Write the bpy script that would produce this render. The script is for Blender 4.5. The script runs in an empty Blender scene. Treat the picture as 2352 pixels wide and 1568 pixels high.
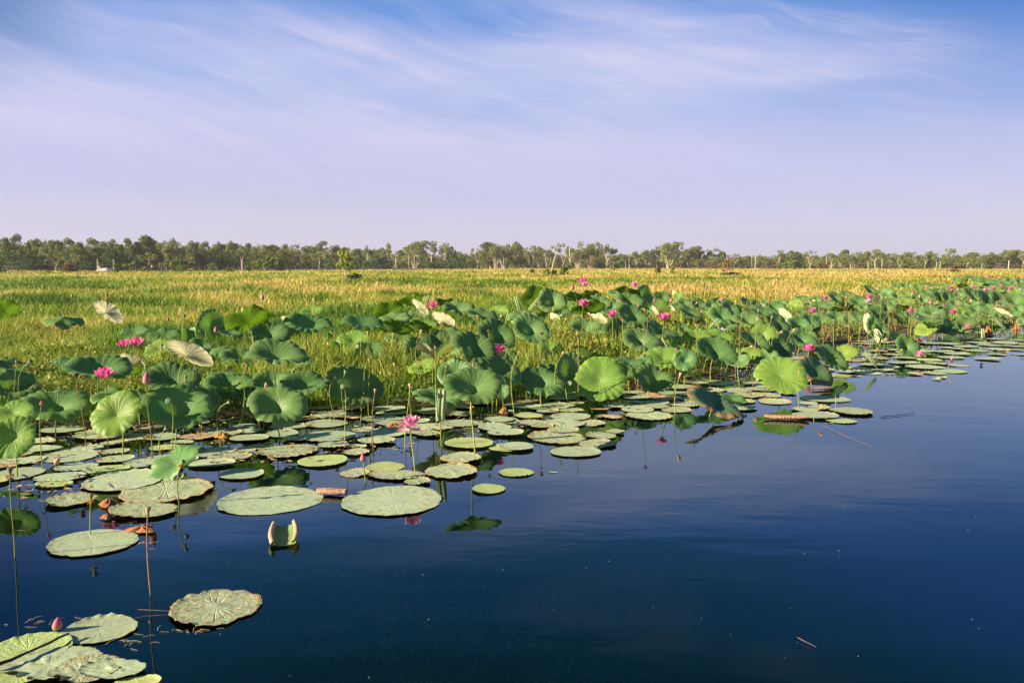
import bpy, bmesh, math, random
import numpy as np
from mathutils import Vector, Matrix
R = math.radians
scene = bpy.context.scene
COL = scene.collection
# ------------------------------------------------------------------ camera
CAMH = 1.6; LENS = 28.0; FPX = LENS/36*2352; HOR = 611.0
PITCH = math.atan((784-HOR)/FPX)
cam_d = bpy.data.cameras.new('camera'); cam = bpy.data.objects.new('camera', cam_d); COL.objects.link(cam)
cam_d.lens = LENS; cam_d.sensor_width = 36; cam_d.clip_start = 0.05; cam_d.clip_end = 6000
cam.location = (0, 0, CAMH); cam.rotation_euler = (math.pi/2-PITCH, 0, 0)
scene.camera = cam
# ------------------------------------------------------------------ light
SUN_EL, SUN_AZ = 22.0, 20.0        # azimuth of travel, from +x towards +y
world = bpy.data.worlds.new('World'); scene.world = world; world.use_nodes = True
sun_d = bpy.data.lights.new('sun', 'SUN'); sun = bpy.data.objects.new('sun', sun_d); COL.objects.link(sun)
sun_d.energy = 5.0; sun_d.angle = R(0.55); sun_d.color = (1.0, 0.83, 0.58)
tv = Vector((math.cos(R(SUN_AZ))*math.cos(R(SUN_EL)), math.sin(R(SUN_AZ))*math.cos(R(SUN_EL)), -math.sin(R(SUN_EL))))
sun.rotation_euler = tv.to_track_quat('-Z', 'Y').to_euler()
vs = scene.view_settings
vs.view_transform = 'Standard'; vs.look = 'None'; vs.gamma = 1.0; vs.use_curve_mapping = False
vs.exposure = 1.18
scene.cycles.max_bounces = 8; scene.cycles.transparent_max_bounces = 12
scene.cycles.diffuse_bounces = 3; scene.cycles.glossy_bounces = 3
scene.cycles.caustics_reflective = False; scene.cycles.caustics_refractive = False

class NB:                                   # tiny node builder
    def __init__(s, tree):
        s.t = tree; tree.nodes.clear()
    def n(s, typ, **kw):
        nd = s.t.nodes.new(typ)
        for k, v in kw.items():
            if k.startswith('i_'):
                key = k[2:]; key = int(key) if key.isdigit() else key
                s.put(nd.inputs[key], v)
            else: setattr(nd, k, v)
        return nd
    def put(s, sock, v):
        if hasattr(v, 'is_output') or isinstance(v, bpy.types.NodeSocket): s.t.links.new(v, sock)
        elif isinstance(v, bpy.types.Node): s.t.links.new(v.outputs[0], sock)
        else:
            if isinstance(v, (tuple, list)) and len(v) == 3 and sock.type == 'RGBA': v = (*v, 1)
            sock.default_value = v
    def m(s, op, a, b=0.0, c=None, clamp=False):
        nd = s.t.nodes.new('ShaderNodeMath'); nd.operation = op; nd.use_clamp = clamp
        s.put(nd.inputs[0], a); s.put(nd.inputs[1], b)
        if c is not None: s.put(nd.inputs[2], c)
        return nd.outputs[0]
    def mix(s, f, a, b, mode='MIX'):
        nd = s.t.nodes.new('ShaderNodeMix'); nd.data_type = 'RGBA'; nd.blend_type = mode
        s.put(nd.inputs[0], f); s.put(nd.inputs[6], a); s.put(nd.inputs[7], b)
        return nd.outputs[2]
    def sm(s, x, lo, hi, a=0.0, b=1.0):
        nd = s.t.nodes.new('ShaderNodeMapRange'); nd.interpolation_type = 'SMOOTHSTEP'
        s.put(nd.inputs[0], x); nd.inputs[1].default_value = lo; nd.inputs[2].default_value = hi
        nd.inputs[3].default_value = a; nd.inputs[4].default_value = b
        return nd.outputs[0]
    def xyz(s, x, y, z=0.0):
        nd = s.t.nodes.new('ShaderNodeCombineXYZ')
        s.put(nd.inputs[0], x); s.put(nd.inputs[1], y); s.put(nd.inputs[2], z); return nd.outputs[0]
    def noise(s, vec, scale, detail=3.0, rough=0.55, dist=0.0):
        nd = s.t.nodes.new('ShaderNodeTexNoise')
        if vec is not None: s.put(nd.inputs['Vector'], vec)
        nd.inputs['Scale'].default_value = scale; nd.inputs['Detail'].default_value = detail
        nd.inputs['Roughness'].default_value = rough; nd.inputs['Distortion'].default_value = dist
        return nd.outputs['Fac']

# ------------------------------------------------------------------ sky (world)
def build_sky():
    b = NB(world.node_tree)
    tc = b.n('ShaderNodeTexCoord'); sp = b.n('ShaderNodeSeparateXYZ', i_0=tc.outputs['Generated'])
    X, Y, Z = sp.outputs
    u = b.m('ARCTAN2', X, Y); v = b.m('ARCSINE', Z)
    sky = b.n('ShaderNodeTexSky'); sky.sky_type = 'NISHITA'; sky.sun_disc = False
    sky.sun_elevation = R(SUN_EL); sky.sun_rotation = R(180+90-SUN_AZ); sky.altitude = 20; sky.air_density = 1.0
    sky.dust_density = 0.6; sky.ozone_density = 2.0
    K = 10.0                                 # the colours below are picture values times K, strength is 1/K
    base = b.mix(1.0, sky.outputs[0], (0.62, 0.86, 1.25), 'MULTIPLY')
    # grey-blue of the upper air, taking over from nishita's bright low band
    ramp = b.n('ShaderNodeValToRGB'); ramp.color_ramp.interpolation = 'EASE'
    b.put(ramp.inputs[0], b.m('MULTIPLY', v, 1/0.8))
    e = ramp.color_ramp.elements
    pts = [(0.0, SKY[0]), (0.05, SKY[1]), (0.15, SKY[2]), (0.27, SKY[3]), (0.392, SKY[4]), (0.43, (0.014, 0.082, 0.185)), (0.50, SKY[5]), (0.64, SKY[6]), (1.0, SKY[7])]
    e[0].position = 0; e[0].color = (*pts[0][1], 1); e[1].position = 1; e[1].color = (*pts[-1][1], 1)
    for p, c in pts[1:-1]:
        el = e.new(p); el.color = (*c, 1)
    rampK = b.n('ShaderNodeVectorMath', operation='SCALE'); b.put(rampK.inputs[0], ramp.outputs[0]); rampK.inputs['Scale'].default_value = K
    base = b.mix(0.95, base, rampK.outputs[0])
    # darker blue towards both sides of the upper sky, more so left, where lens vignetting is put into the colour
    lim = b.sm(v, 0.46, 0.35)
    sidel = b.m('MULTIPLY', b.m('MULTIPLY', b.sm(u, -0.44, -0.60), b.sm(v, 0.13, 0.32)), lim)
    sider = b.m('MULTIPLY', b.m('MULTIPLY', b.sm(u, 0.20, 0.62), b.sm(v, 0.10, 0.34)), lim)
    base = b.mix(b.m('MULTIPLY', sidel, 0.9), base, tuple(K*c for c in (0.004, 0.048, 0.155)))
    base = b.mix(b.m('MULTIPLY', sider, 0.92), base, tuple(K*c for c in (0.022, 0.085, 0.26)))
    # cirrus: streaks falling to the right
    def rot(a, sx, sy):
        ca, sa = math.cos(a), math.sin(a)
        p = b.m('ADD', b.m('MULTIPLY', u, ca*sx), b.m('MULTIPLY', v, -sa*sx))
        q = b.m('ADD', b.m('MULTIPLY', u, sa*sy), b.m('MULTIPLY', v, ca*sy))
        return p, q
    p, q = rot(R(11), 1.6, 17.0)
    warp = b.noise(b.xyz(b.m('MULTIPLY', u, 3.0), b.m('MULTIPLY', v, 6.0), 3.1), 1.0, 3)
    q2 = b.m('ADD', q, b.m('MULTIPLY', warp, 1.5))
    n1 = b.noise(b.xyz(p, q2, 0.0), 1.5, 6, 0.62)
    p3, q3 = rot(R(16), 4.0, 46.0)
    n2 = b.noise(b.xyz(p3, b.m('ADD', q3, b.m('MULTIPLY', warp, 4.5)), 5.0), 1.3, 5, 0.6)
    n3 = b.noise(b.xyz(b.m('MULTIPLY', u, 2.2), b.m('MULTIPLY', v, 7.5), 9.3), 1.0, 3)
    soft = b.sm(n3, 0.36, 0.66)
    def blob(cu, cv, su, sv, slope=0.0):
        du = b.m('DIVIDE', b.m('SUBTRACT', u, cu), su)
        vv = b.m('SUBTRACT', v, b.m('ADD', cv, b.m('MULTIPLY', b.m('SUBTRACT', u, cu), slope)))
        dv = b.m('DIVIDE', vv, sv)
        return b.m('EXPONENT', b.m('MULTIPLY', b.m('ADD', b.m('MULTIPLY', du, du), b.m('MULTIPLY', dv, dv)), -1.0))
    m = b.m('ADD', blob(-0.30, 0.235, 0.30, 0.055, -0.10), blob(-0.05, 0.185, 0.36, 0.070, -0.12))
    m = b.m('ADD', m, blob(-0.50, 0.16, 0.30, 0.06, -0.1))
    m = b.m('ADD', m, b.m('MULTIPLY', blob(0.16, 0.27, 0.26, 0.035, -0.22), 0.75))
    m = b.m('ADD', m, b.m('MULTIPLY', blob(0.20, 0.245, 0.30, 0.045, -0.12), 0.8))
    m = b.m('MINIMUM', m, 1.0)
    tex = b.m('ADD', b.m('MULTIPLY', b.sm(n1, 0.26, 0.78), 0.45), b.m('MULTIPLY', b.sm(n2, 0.36, 0.78), 0.26))
    tex = b.m('ADD', tex, b.m('MULTIPLY', soft, 0.42))
    cl = b.m('MULTIPLY', m, tex, clamp=True)
    # long wisp, upper right, with a hooked tail
    cu = b.m('SUBTRACT', u, 0.05)
    curve = b.m('SUBTRACT', 0.312, b.m('ADD', b.m('MULTIPLY', cu, 0.135), b.m('MULTIPLY', b.m('MULTIPLY', cu, cu), 0.11)))
    dv = b.m('ADD', b.m('SUBTRACT', v, curve), b.m('MULTIPLY', b.m('SUBTRACT', warp, 0.5), 0.02))
    up = b.m('EXPONENT', b.m('MULTIPLY', b.m('POWER', b.m('ABSOLUTE', b.m('DIVIDE', dv, 0.022)), 2.0), -1.0))
    lo = b.m('EXPONENT', b.m('MULTIPLY', b.m('ABSOLUTE', b.m('DIVIDE', dv, 0.075)), -1.0))
    side = b.m('LESS_THAN', dv, 0.0)
    wis = b.m('ADD', b.m('MULTIPLY', up, b.m('SUBTRACT', 1.0, side)), b.m('MULTIPLY', lo, side))
    wis = b.m('MULTIPLY', wis, b.m('MULTIPLY', b.sm(u, 0.0, 0.16), b.sm(u, 0.575, 0.45)))
    wis = b.m('MULTIPLY', wis, b.m('ADD', 0.30, b.m('MULTIPLY', b.sm(n2, 0.35, 0.7), 0.6)))
    # high cloud seen only by the water
    hi = b.m('MULTIPLY', b.sm(v, 0.33, 0.42), b.sm(v, 0.62, 0.46))
    hi = b.m('MULTIPLY', hi, b.m('MULTIPLY', b.sm(n3, 0.50, 0.72), 0.12))
    low = b.m('MULTIPLY', b.m('MULTIPLY', b.sm(v, 0.20, 0.10), b.sm(v, 0.0, 0.05)), b.m('MULTIPLY', b.sm(n1, 0.35, 0.75), 0.30))
    tot = b.m('MAXIMUM', b.m('MAXIMUM', cl, b.m('MULTIPLY', wis, 0.85)), b.m('MAXIMUM', hi, low))
    tot = b.m('MULTIPLY', tot, 0.82)
    col = b.mix(tot, base, tuple(K*c for c in CLOUD))
    bg = b.n('ShaderNodeBackground', i_0=col, i_1=1.0/K)
    out = b.n('ShaderNodeOutputWorld'); b.t.links.new(bg.outputs[0], out.inputs[0])
SKY = [(0.305, 0.275, 0.338), (0.290, 0.270, 0.345), (0.245, 0.248, 0.355), (0.150, 0.205, 0.355), (0.040, 0.122, 0.312), (0.006, 0.066, 0.135), (0.001, 0.042, 0.058), (0.001, 0.028, 0.038)]
CLOUD = (0.318, 0.305, 0.400)
build_sky()
# ------------------------------------------------------------------ helpers
def tag(o, label=None, cat=None, group=None, kind=None):
    if label: o['label'] = label
    if cat: o['category'] = cat
    if group: o['group'] = group
    if kind: o['kind'] = kind
    return o
def new_obj(name, data, parent=None, mat=None):
    o = bpy.data.objects.new(name, data); COL.objects.link(o)
    if parent is not None: o.parent = parent
    if mat is not None: set_mat(o, mat)
    return o
def set_mat(o, mat):
    if len(o.data.materials) == 0: o.data.materials.append(mat)
    o.material_slots[0].link = 'OBJECT'; o.material_slots[0].material = mat
def empty(name, loc, rz=0.0):
    o = bpy.data.objects.new(name, None); COL.objects.link(o)
    o.location = loc; o.rotation_euler = (0, 0, rz); o.empty_display_size = 0.1; return o
def mesh(name, verts, polys, uv=None, smooth=True, attr=None, mat_idx=None):
    """polys: list of int arrays (n,k)"""
    verts = np.asarray(verts, dtype=np.float32).reshape(-1, 3)
    me = bpy.data.meshes.new(name)
    me.vertices.add(len(verts)); me.vertices.foreach_set('co', verts.ravel())
    polys = [np.asarray(p, dtype=np.int32) for p in polys if len(p)]
    loops = np.concatenate([p.ravel() for p in polys])
    tot = np.concatenate([np.full(len(p), p.shape[1], dtype=np.int32) for p in polys])
    st = np.concatenate([[0], np.cumsum(tot)[:-1]]).astype(np.int32)
    me.loops.add(len(loops)); me.loops.foreach_set('vertex_index', loops)
    me.polygons.add(len(tot)); me.polygons.foreach_set('loop_start', st); me.polygons.foreach_set('loop_total', tot)
    me.polygons.foreach_set('use_smooth', np.full(len(tot), smooth, dtype=bool))
    if mat_idx is not None: me.polygons.foreach_set('material_index', np.asarray(mat_idx, dtype=np.int32))
    if uv is not None:
        l = me.uv_layers.new(name='UVMap'); l.data.foreach_set('uv', np.asarray(uv, dtype=np.float32)[loops].ravel())
    if attr is not None:
        for k, a in attr.items():
            at = me.attributes.new(k, 'FLOAT', 'POINT'); at.data.foreach_set('value', np.asarray(a, dtype=np.float32))
    me.update(calc_edges=True); me.validate()
    return me
def grid_faces(nu, nv, closed=False, off=0):
    i = np.arange(nu-1)[:, None]; j = np.arange(nv if closed else nv-1)[None, :]
    j2 = (j+1) % nv
    a = off+i*nv+j; b_ = off+i*nv+j2; c = off+(i+1)*nv+j2; d = off+(i+1)*nv+j
    return np.stack([a+0*j, b_+0*i, c+0*i, d+0*j], -1).reshape(-1, 4)
def disc_faces(nu, nv): return grid_faces(nu, nv, True)[:, ::-1]
def tube_arr(pts, rad, n=6, off=0):
    pts = np.asarray(pts, float); rad = np.broadcast_to(np.asarray(rad, float), (len(pts),))
    t = np.gradient(pts, axis=0); t /= np.linalg.norm(t, axis=1, keepdims=True)+1e-9
    ref = np.array([0.0, 1.0, 0.0]) if abs(t[0, 1]) < 0.8 else np.array([1.0, 0, 0])
    u = np.cross(t, ref); u /= np.linalg.norm(u, axis=1, keepdims=True)+1e-9
    w = np.cross(t, u)
    a = np.linspace(0, 2*np.pi, n, endpoint=False)
    v = pts[:, None, :]+rad[:, None, None]*(np.cos(a)[None, :, None]*u[:, None, :]+np.sin(a)[None, :, None]*w[:, None, :])
    f = grid_faces(len(pts), n, True, off)
    return v.reshape(-1, 3), f
class Acc:
    def __init__(s): s.v = []; s.q = []; s.t = []; s.n = 0
    def add(s, v, q=None, t=None):
        v = np.asarray(v, float).reshape(-1, 3)
        if q is not None and len(q): s.q.append(np.asarray(q)+s.n)
        if t is not None and len(t): s.t.append(np.asarray(t)+s.n)
        s.v.append(v); s.n += len(v)
    def tube(s, pts, rad, n=6, cap=True):
        v, f = tube_arr(pts, rad, n); m_ = len(v); k = s.n
        s.add(v, f)
        if cap:
            s.add([pts[-1]], None, None); c = s.n-1
            s.t.append(np.array([[k+m_-n+i, k+m_-n+(i+1) % n, c] for i in range(n)]))
    def box(s, c, d, rz=0.0):
        x, y, z = [q/2 for q in d]
        v = np.array([[-x, -y, -z], [x, -y, -z], [x, y, -z], [-x, y, -z], [-x, -y, z], [x, -y, z], [x, y, z], [-x, y, z]])
        ca, sa = math.cos(rz), math.sin(rz)
        v = v@np.array([[ca, sa, 0], [-sa, ca, 0], [0, 0, 1]])+np.array(c)
        s.add(v, [[0, 3, 2, 1], [4, 5, 6, 7], [0, 1, 5, 4], [1, 2, 6, 5], [2, 3, 7, 6], [3, 0, 4, 7]])
    def lathe(s, prof, n=10, M=None, wob=0.0, k=5):
        a = np.linspace(0, 2*np.pi, n, endpoint=False)
        prof = np.asarray(prof, float)
        rr = prof[:, 0][:, None]*(1+wob*np.cos(k*a)[None, :])
        v = np.stack([rr*np.cos(a), rr*np.sin(a), np.repeat(prof[:, 1][:, None], n, 1)], -1).reshape(-1, 3)
        if M is not None: v = v@np.array(M.to_3x3()).T+np.array(M.translation)
        s.add(v, grid_faces(len(prof), n, True))
    def mesh(s, name, smooth=True):
        qs = [np.concatenate(s.q)] if s.q else []; ts = [np.concatenate(s.t)] if s.t else []
        return mesh(name, np.concatenate(s.v), qs+ts, smooth=smooth)
def pix_dir(xd, yd):
    cx, cy = (xd-1176)/FPX, -(yd-784)/FPX
    c, s_ = math.cos(PITCH), math.sin(PITCH)
    return Vector((cx, c+cy*s_, -s_+cy*c))
def on_plane(xd, yd, z=0.0):
    d = pix_dir(xd, yd); t = (z-CAMH)/d.z; return Vector((0, 0, CAMH))+d*t
def at_depth(xd, yd, Y):
    d = pix_dir(xd, yd); return Vector((0, 0, CAMH))+d*(Y/d.y)
def vnoise(x, y, seed=0):
    xi = np.floor(x).astype(np.int64); yi = np.floor(y).astype(np.int64); xf = x-xi; yf = y-yi
    def h(a, c):
        n = (a*374761393+c*668265263+seed*1442695041) & 0xffffffff
        n = ((n ^ (n >> 13))*1274126177) & 0xffffffff
        return ((n ^ (n >> 16)) & 0xffff)/65535.0
    sx = xf*xf*(3-2*xf); sy = yf*yf*(3-2*yf)
    return (h(xi, yi)*(1-sx)+h(xi+1, yi)*sx)*(1-sy)+(h(xi, yi+1)*(1-sx)+h(xi+1, yi+1)*sx)*sy
def fbm(x, y, seed=0, o=3):
    r, a, t = 0, 1.0, 0
    for k in range(o):
        r = r+a*vnoise(x*2**k, y*2**k, seed+k); t += a; a *= 0.5
    return r/t

# ------------------------------------------------------------------ materials
MATS = {}
def mat(name):
    m_ = bpy.data.materials.new(name); m_.use_nodes = True; MATS[name] = m_
    return m_, NB(m_.node_tree)
def finish(b, sh, disp=None):
    o = b.n('ShaderNodeOutputMaterial'); b.t.links.new(sh.outputs[0] if isinstance(sh, bpy.types.Node) else sh, o.inputs[0])
def leafy(name, front, back, transl=0.25, rough=0.6, var=0.18, edge=None, spots=0.0, vein=0.35, veincol=None, nv=21, spec=0.25, ribs=0.15):
    """lotus leaf: waxy upper side, paler underside, radiating veins"""
    m_, b = mat(name)
    geo = b.n('ShaderNodeNewGeometry'); oi = b.n('ShaderNodeObjectInfo'); uvn = b.n('ShaderNodeUVMap')
    sp = b.n('ShaderNodeSeparateXYZ', i_0=uvn.outputs[0]); x, y = sp.outputs[0], sp.outputs[1]
    r = b.m('SQRT', b.m('ADD', b.m('MULTIPLY', x, x), b.m('MULTIPLY', y, y)))
    th = b.m('ARCTAN2', y, x)
    rv = b.n('ShaderNodeVectorMath', operation='ADD'); b.put(rv.inputs[0], uvn.outputs[0])
    sc = b.n('ShaderNodeVectorMath', operation='SCALE'); b.put(sc.inputs[0], (1.0, 1.7, 3.1)); b.put(sc.inputs['Scale'], b.m('MULTIPLY', oi.outputs['Random'], 37.0))
    b.put(rv.inputs[1], sc.outputs[0]); P = rv.outputs[0]
    n1 = b.noise(P, 2.2, 4); n2 = b.noise(P, 9.0, 4, 0.65)
    thw = b.m('ADD', th, b.m('MULTIPLY', b.m('SUBTRACT', n1, 0.5), 0.22))
    saw = b.m('ABSOLUTE', b.m('SUBTRACT', b.m('FRACT', b.m('ADD', b.m('MULTIPLY', thw, nv/(2*math.pi)), 20.0)), 0.5))
    wd = b.m('DIVIDE', 0.019*nv/6.28, b.m('ADD', r, 0.03))
    line = b.m('SUBTRACT', 1.0, b.m('DIVIDE', saw, wd), clamp=True)
    line = b.m('MULTIPLY', line, b.sm(r, 1.06, 0.35))
    rimf = b.m('MULTIPLY', b.sm(r, 0.955, 0.985), 0.40)
    hub = b.sm(r, 0.07, 0.03)
    line = b.m('MAXIMUM', line, hub)
    fr = b.mix(b.sm(n1, 0.3, 0.7, 0.0, 0.55), front, tuple(c*k for c, k in zip(front, (1.35, 1.22, 1.0))))
    rnd = b.m('ADD', b.m('MULTIPLY', b.m('SUBTRACT', oi.outputs['Random'], 0.5), 2*var), 1.0)
    h = b.n('ShaderNodeHueSaturation'); b.put(h.inputs['Hue'], b.m('ADD', 0.5, b.m('MULTIPLY', b.m('SUBTRACT', b.m('FRACT', b.m('MULTIPLY', oi.outputs['Random'], 7.3)), 0.5), 0.035)))
    b.put(h.inputs['Value'], rnd); b.put(h.inputs['Color'], fr)
    fr = h.outputs[0]
    line0 = line; line = b.m('MAXIMUM', line, rimf)
    vc = veincol or tuple(min(1, c*2.0+0.05) for c in front)
    fr = b.mix(b.m('MULTIPLY', line, vein), fr, vc)
    bk = b.mix(b.m('MULTIPLY', b.sm(n2, 0.3, 0.7), 0.35), back, tuple(c*0.65 for c in back))
    bk = b.mix(b.m('MULTIPLY', line, 0.28), bk, tuple(c*0.55 for c in back))
    if spots:
        sf = b.m('MULTIPLY', b.sm(b.m('ADD', n2, b.m('MULTIPLY', r, 0.10)), 0.60, 0.68), spots)
        fr = b.mix(sf, fr, (0.30, 0.17, 0.07)); bk = b.mix(sf, bk, (0.28, 0.16, 0.07))
    if edge:
        ef = b.sm(b.m('ADD', r, b.m('MULTIPLY', b.m('SUBTRACT', n1, 0.5), edge[1])), edge[2], edge[2]+0.10)
        ec = b.mix(b.sm(n2, 0.35, 0.65), edge[0], tuple(c*0.55 for c in edge[0]))
        fr = b.mix(ef, fr, ec); bk = b.mix(ef, bk, ec)
    colr = b.mix(geo.outputs['Backfacing'], fr, bk)
    bump = b.n('ShaderNodeBump'); bump.inputs['Strength'].default_value = ribs; bump.inputs['Distance'].default_value = 0.02
    b.put(bump.inputs['Height'], b.m('ADD', b.m('MULTIPLY', line, -0.5), b.m('MULTIPLY', n2, 0.8)))
    pr = b.n('ShaderNodeBsdfPrincipled'); b.put(pr.inputs['Base Color'], colr); pr.inputs['Roughness'].default_value = rough
    pr.inputs['Specular IOR Level'].default_value = spec; b.put(pr.inputs['Normal'], bump.outputs[0])
    tr = b.n('ShaderNodeBsdfTranslucent'); b.put(tr.inputs[0], b.mix(1.0, colr, (1.5, 1.75, 0.45), 'MULTIPLY'))
    mx = b.n('ShaderNodeMixShader', i_0=transl, i_1=pr.outputs[0], i_2=tr.outputs[0])
    finish(b, mx); return m_
def plain(name, col, rough=0.7, var=0.25, scale=3.0, transl=0.0, spec=0.3, col2=None, bump=0.0, objrand=0.0, stretch=None):
    m_, b = mat(name)
    tc = b.n('ShaderNodeTexCoord'); oi = b.n('ShaderNodeObjectInfo')
    vec = tc.outputs['Object']
    if stretch:
        mp = b.n('ShaderNodeMapping'); mp.inputs['Scale'].default_value = stretch; b.put(mp.inputs[0], vec); vec = mp.outputs[0]
    n = b.noise(vec, scale, 4, 0.6)
    c = b.mix(b.sm(n, 0.3, 0.7), tuple(x*(1-var) for x in col), col2 or tuple(min(1, x*(1+var)) for x in col))
    if objrand:
        h = b.n('ShaderNodeHueSaturation'); b.put(h.inputs['Color'], c)
        b.put(h.inputs['Value'], b.m('ADD', 1-objrand, b.m('MULTIPLY', oi.outputs['Random'], 2*objrand)))
        b.put(h.inputs['Hue'], b.m('ADD', 0.485, b.m('MULTIPLY', b.m('FRACT', b.m('MULTIPLY', oi.outputs['Random'], 5.7)), 0.03)))
        c = h.outputs[0]
    pr = b.n('ShaderNodeBsdfPrincipled'); b.put(pr.inputs['Base Color'], c); pr.inputs['Roughness'].default_value = rough
    pr.inputs['Specular IOR Level'].default_value = spec
    if bump:
        bp = b.n('ShaderNodeBump'); bp.inputs['Strength'].default_value = bump; bp.inputs['Distance'].default_value = 0.02
        b.put(bp.inputs['Height'], n); b.put(pr.inputs['Normal'], bp.outputs[0])
    if transl:
        tr = b.n('ShaderNodeBsdfTranslucent'); b.put(tr.inputs[0], b.mix(1.0, c, (1.2, 1.4, 0.7), 'MULTIPLY'))
        pr = b.n('ShaderNodeMixShader', i_0=transl, i_1=pr.outputs[0], i_2=tr.outputs[0])
    finish(b, pr); return m_
def attr_mat(name, cols, attr='dry', rough=0.6, transl=0.25, spec=0.3, nscale=None):
    m_, b = mat(name)
    at = b.n('ShaderNodeAttribute'); at.attribute_name = attr
    rp = b.n('ShaderNodeValToRGB'); e = rp.color_ramp.elements
    e[0].position = cols[0][0]; e[0].color = (*cols[0][1], 1); e[1].position = cols[-1][0]; e[1].color = (*cols[-1][1], 1)
    for p, c in cols[1:-1]:
        x = e.new(p); x.color = (*c, 1)
    b.put(rp.inputs[0], at.outputs['Fac'])
    pr = b.n('ShaderNodeBsdfPrincipled'); b.put(pr.inputs['Base Color'], rp.outputs[0]); pr.inputs['Roughness'].default_value = rough
    pr.inputs['Specular IOR Level'].default_value = spec
    tr = b.n('ShaderNodeBsdfTranslucent'); b.put(tr.inputs[0], b.mix(1.0, rp.outputs[0], (1.2, 1.35, 0.7), 'MULTIPLY'))
    mx = b.n('ShaderNodeMixShader', i_0=transl, i_1=pr.outputs[0], i_2=tr.outputs[0])
    finish(b, mx); return m_

LG = leafy('lotus_leaf_green', (0.112, 0.235, 0.080), (0.27, 0.38, 0.10), transl=0.22, rough=0.42, spec=0.45, ribs=0.35, vein=0.55, spots=0.25, veincol=(0.24, 0.38, 0.18))
LY = leafy('lotus_leaf_young_sunlit', (0.200, 0.350, 0.070), (0.32, 0.44, 0.07), transl=0.28, rough=0.45, spec=0.4, ribs=0.35, vein=0.55, var=0.1, spots=0.12, veincol=(0.42, 0.55, 0.2))  # young leaves; the sunlight on them is put into the brighter yellow-green
LK = leafy('lotus_leaf_shaded_underside', (0.07, 0.17, 0.07), (0.13, 0.22, 0.045), transl=0.35, rough=0.6)  # undersides out of the sun, their shade put into the dark olive
LB = leafy('lotus_leaf_cream_underside', (0.075, 0.17, 0.07), (0.62, 0.59, 0.38), transl=0.15, ribs=.3, rough=0.7, var=0.12)
LN = leafy('lotus_leaf_ageing', (0.085, 0.20, 0.10), (0.42, 0.30, 0.16), transl=0.12, rough=0.6, edge=((0.42, 0.27, 0.14), 0.7, 0.80), spots=0.6)
LD = leafy('lotus_leaf_withered', (0.42, 0.22, 0.09), (0.40, 0.22, 0.10), transl=0.1, rough=0.8, spots=0.5, ribs=0.5)
PG = leafy('lily_pad_pale', (0.40, 0.52, 0.37), (0.20, 0.16, 0.08), transl=0.03, rough=0.5, var=0.14, vein=0.10, nv=23, ribs=0.18, veincol=(0.58, 0.64, 0.50), edge=((0.50, 0.42, 0.16), 0.30, 0.985), spots=0.5)
PY = leafy('lily_pad_fresh', (0.46, 0.58, 0.25), (0.20, 0.20, 0.08), transl=0.04, rough=0.5, var=0.10, vein=0.2, nv=24, ribs=0.5, veincol=(0.62, 0.70, 0.46))
PB = leafy('lily_pad_browning', (0.40, 0.50, 0.34), (0.22, 0.14, 0.07), transl=0.02, rough=0.65, var=0.15, vein=0.14, nv=24, ribs=0.5, veincol=(0.58, 0.60, 0.46), edge=((0.70, 0.50, 0.24), 0.60, 0.90), spots=0.8)
PD = leafy('lily_pad_rotting', (0.56, 0.46, 0.30), (0.15, 0.10, 0.06), transl=0.0, rough=0.75, var=0.2, vein=0.2, nv=24, ribs=1.0, edge=((0.55, 0.38, 0.22), 0.9, 0.7), spots=0.6)
STALK = plain('lotus_stalk', (0.30, 0.33, 0.075), 0.6, 0.3, 30, 0.0, 0.3, objrand=0.2)
STALKB = plain('dry_stalk', (0.33, 0.20, 0.09), 0.7, 0.3, 30, objrand=0.2)
PODG = plain('seedpod_green', (0.22, 0.30, 0.16), 0.6, 0.15, 40, objrand=0.1)
PODP = plain('seedpod_pinkish', (0.50, 0.34, 0.22), 0.6, 0.2, 40, objrand=0.12)
PODB = plain('seedpod_brown', (0.14, 0.07, 0.045), 0.7, 0.3, 40, objrand=0.15)
PODHOLE = plain('seedpod_hole', (0.05, 0.045, 0.03), 0.8, 0.2, 40)
STAMEN = plain('stamen_yellow', (0.68, 0.38, 0.07), 0.7, 0.2, 40)
BUDP = None
def petal_mat(name, tip, base, transl=0.30):
    m_, b = mat(name)
    uvn = b.n('ShaderNodeUVMap'); sp = b.n('ShaderNodeSeparateXYZ', i_0=uvn.outputs[0])
    st = b.noise(b.xyz(b.m('MULTIPLY', sp.outputs[0], 14.0), b.m('MULTIPLY', sp.outputs[1], 1.5)), 1.0, 3)
    f = b.sm(b.m('ADD', sp.outputs[1], b.m('MULTIPLY', b.m('SUBTRACT', st, 0.5), 0.25)), 0.05, 0.75)
    c = b.mix(f, base, tip)
    pr = b.n('ShaderNodeBsdfPrincipled'); b.put(pr.inputs['Base Color'], c); pr.inputs['Roughness'].default_value = 0.5
    pr.inputs['Specular IOR Level'].default_value = 0.2
    tr = b.n('ShaderNodeBsdfTranslucent'); b.put(tr.inputs[0], c)
    finish(b, b.n('ShaderNodeMixShader', i_0=transl, i_1=pr.outputs[0], i_2=tr.outputs[0])); return m_
PET = petal_mat('petal_pink', (0.88, 0.19, 0.48), (0.90, 0.66, 0.68))
PETL = petal_mat('petal_pale_pink', (0.86, 0.38, 0.58), (0.88, 0.74, 0.74))
PETW = petal_mat('petal_white_lilac', (0.66, 0.50, 0.66), (0.78, 0.74, 0.76))
BUD = petal_mat('bud_pink', (0.62, 0.11, 0.22), (0.55, 0.34, 0.20), 0.1)
BUDL = petal_mat('bud_pale', (0.62, 0.30, 0.30), (0.55, 0.42, 0.30), 0.1)

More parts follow.
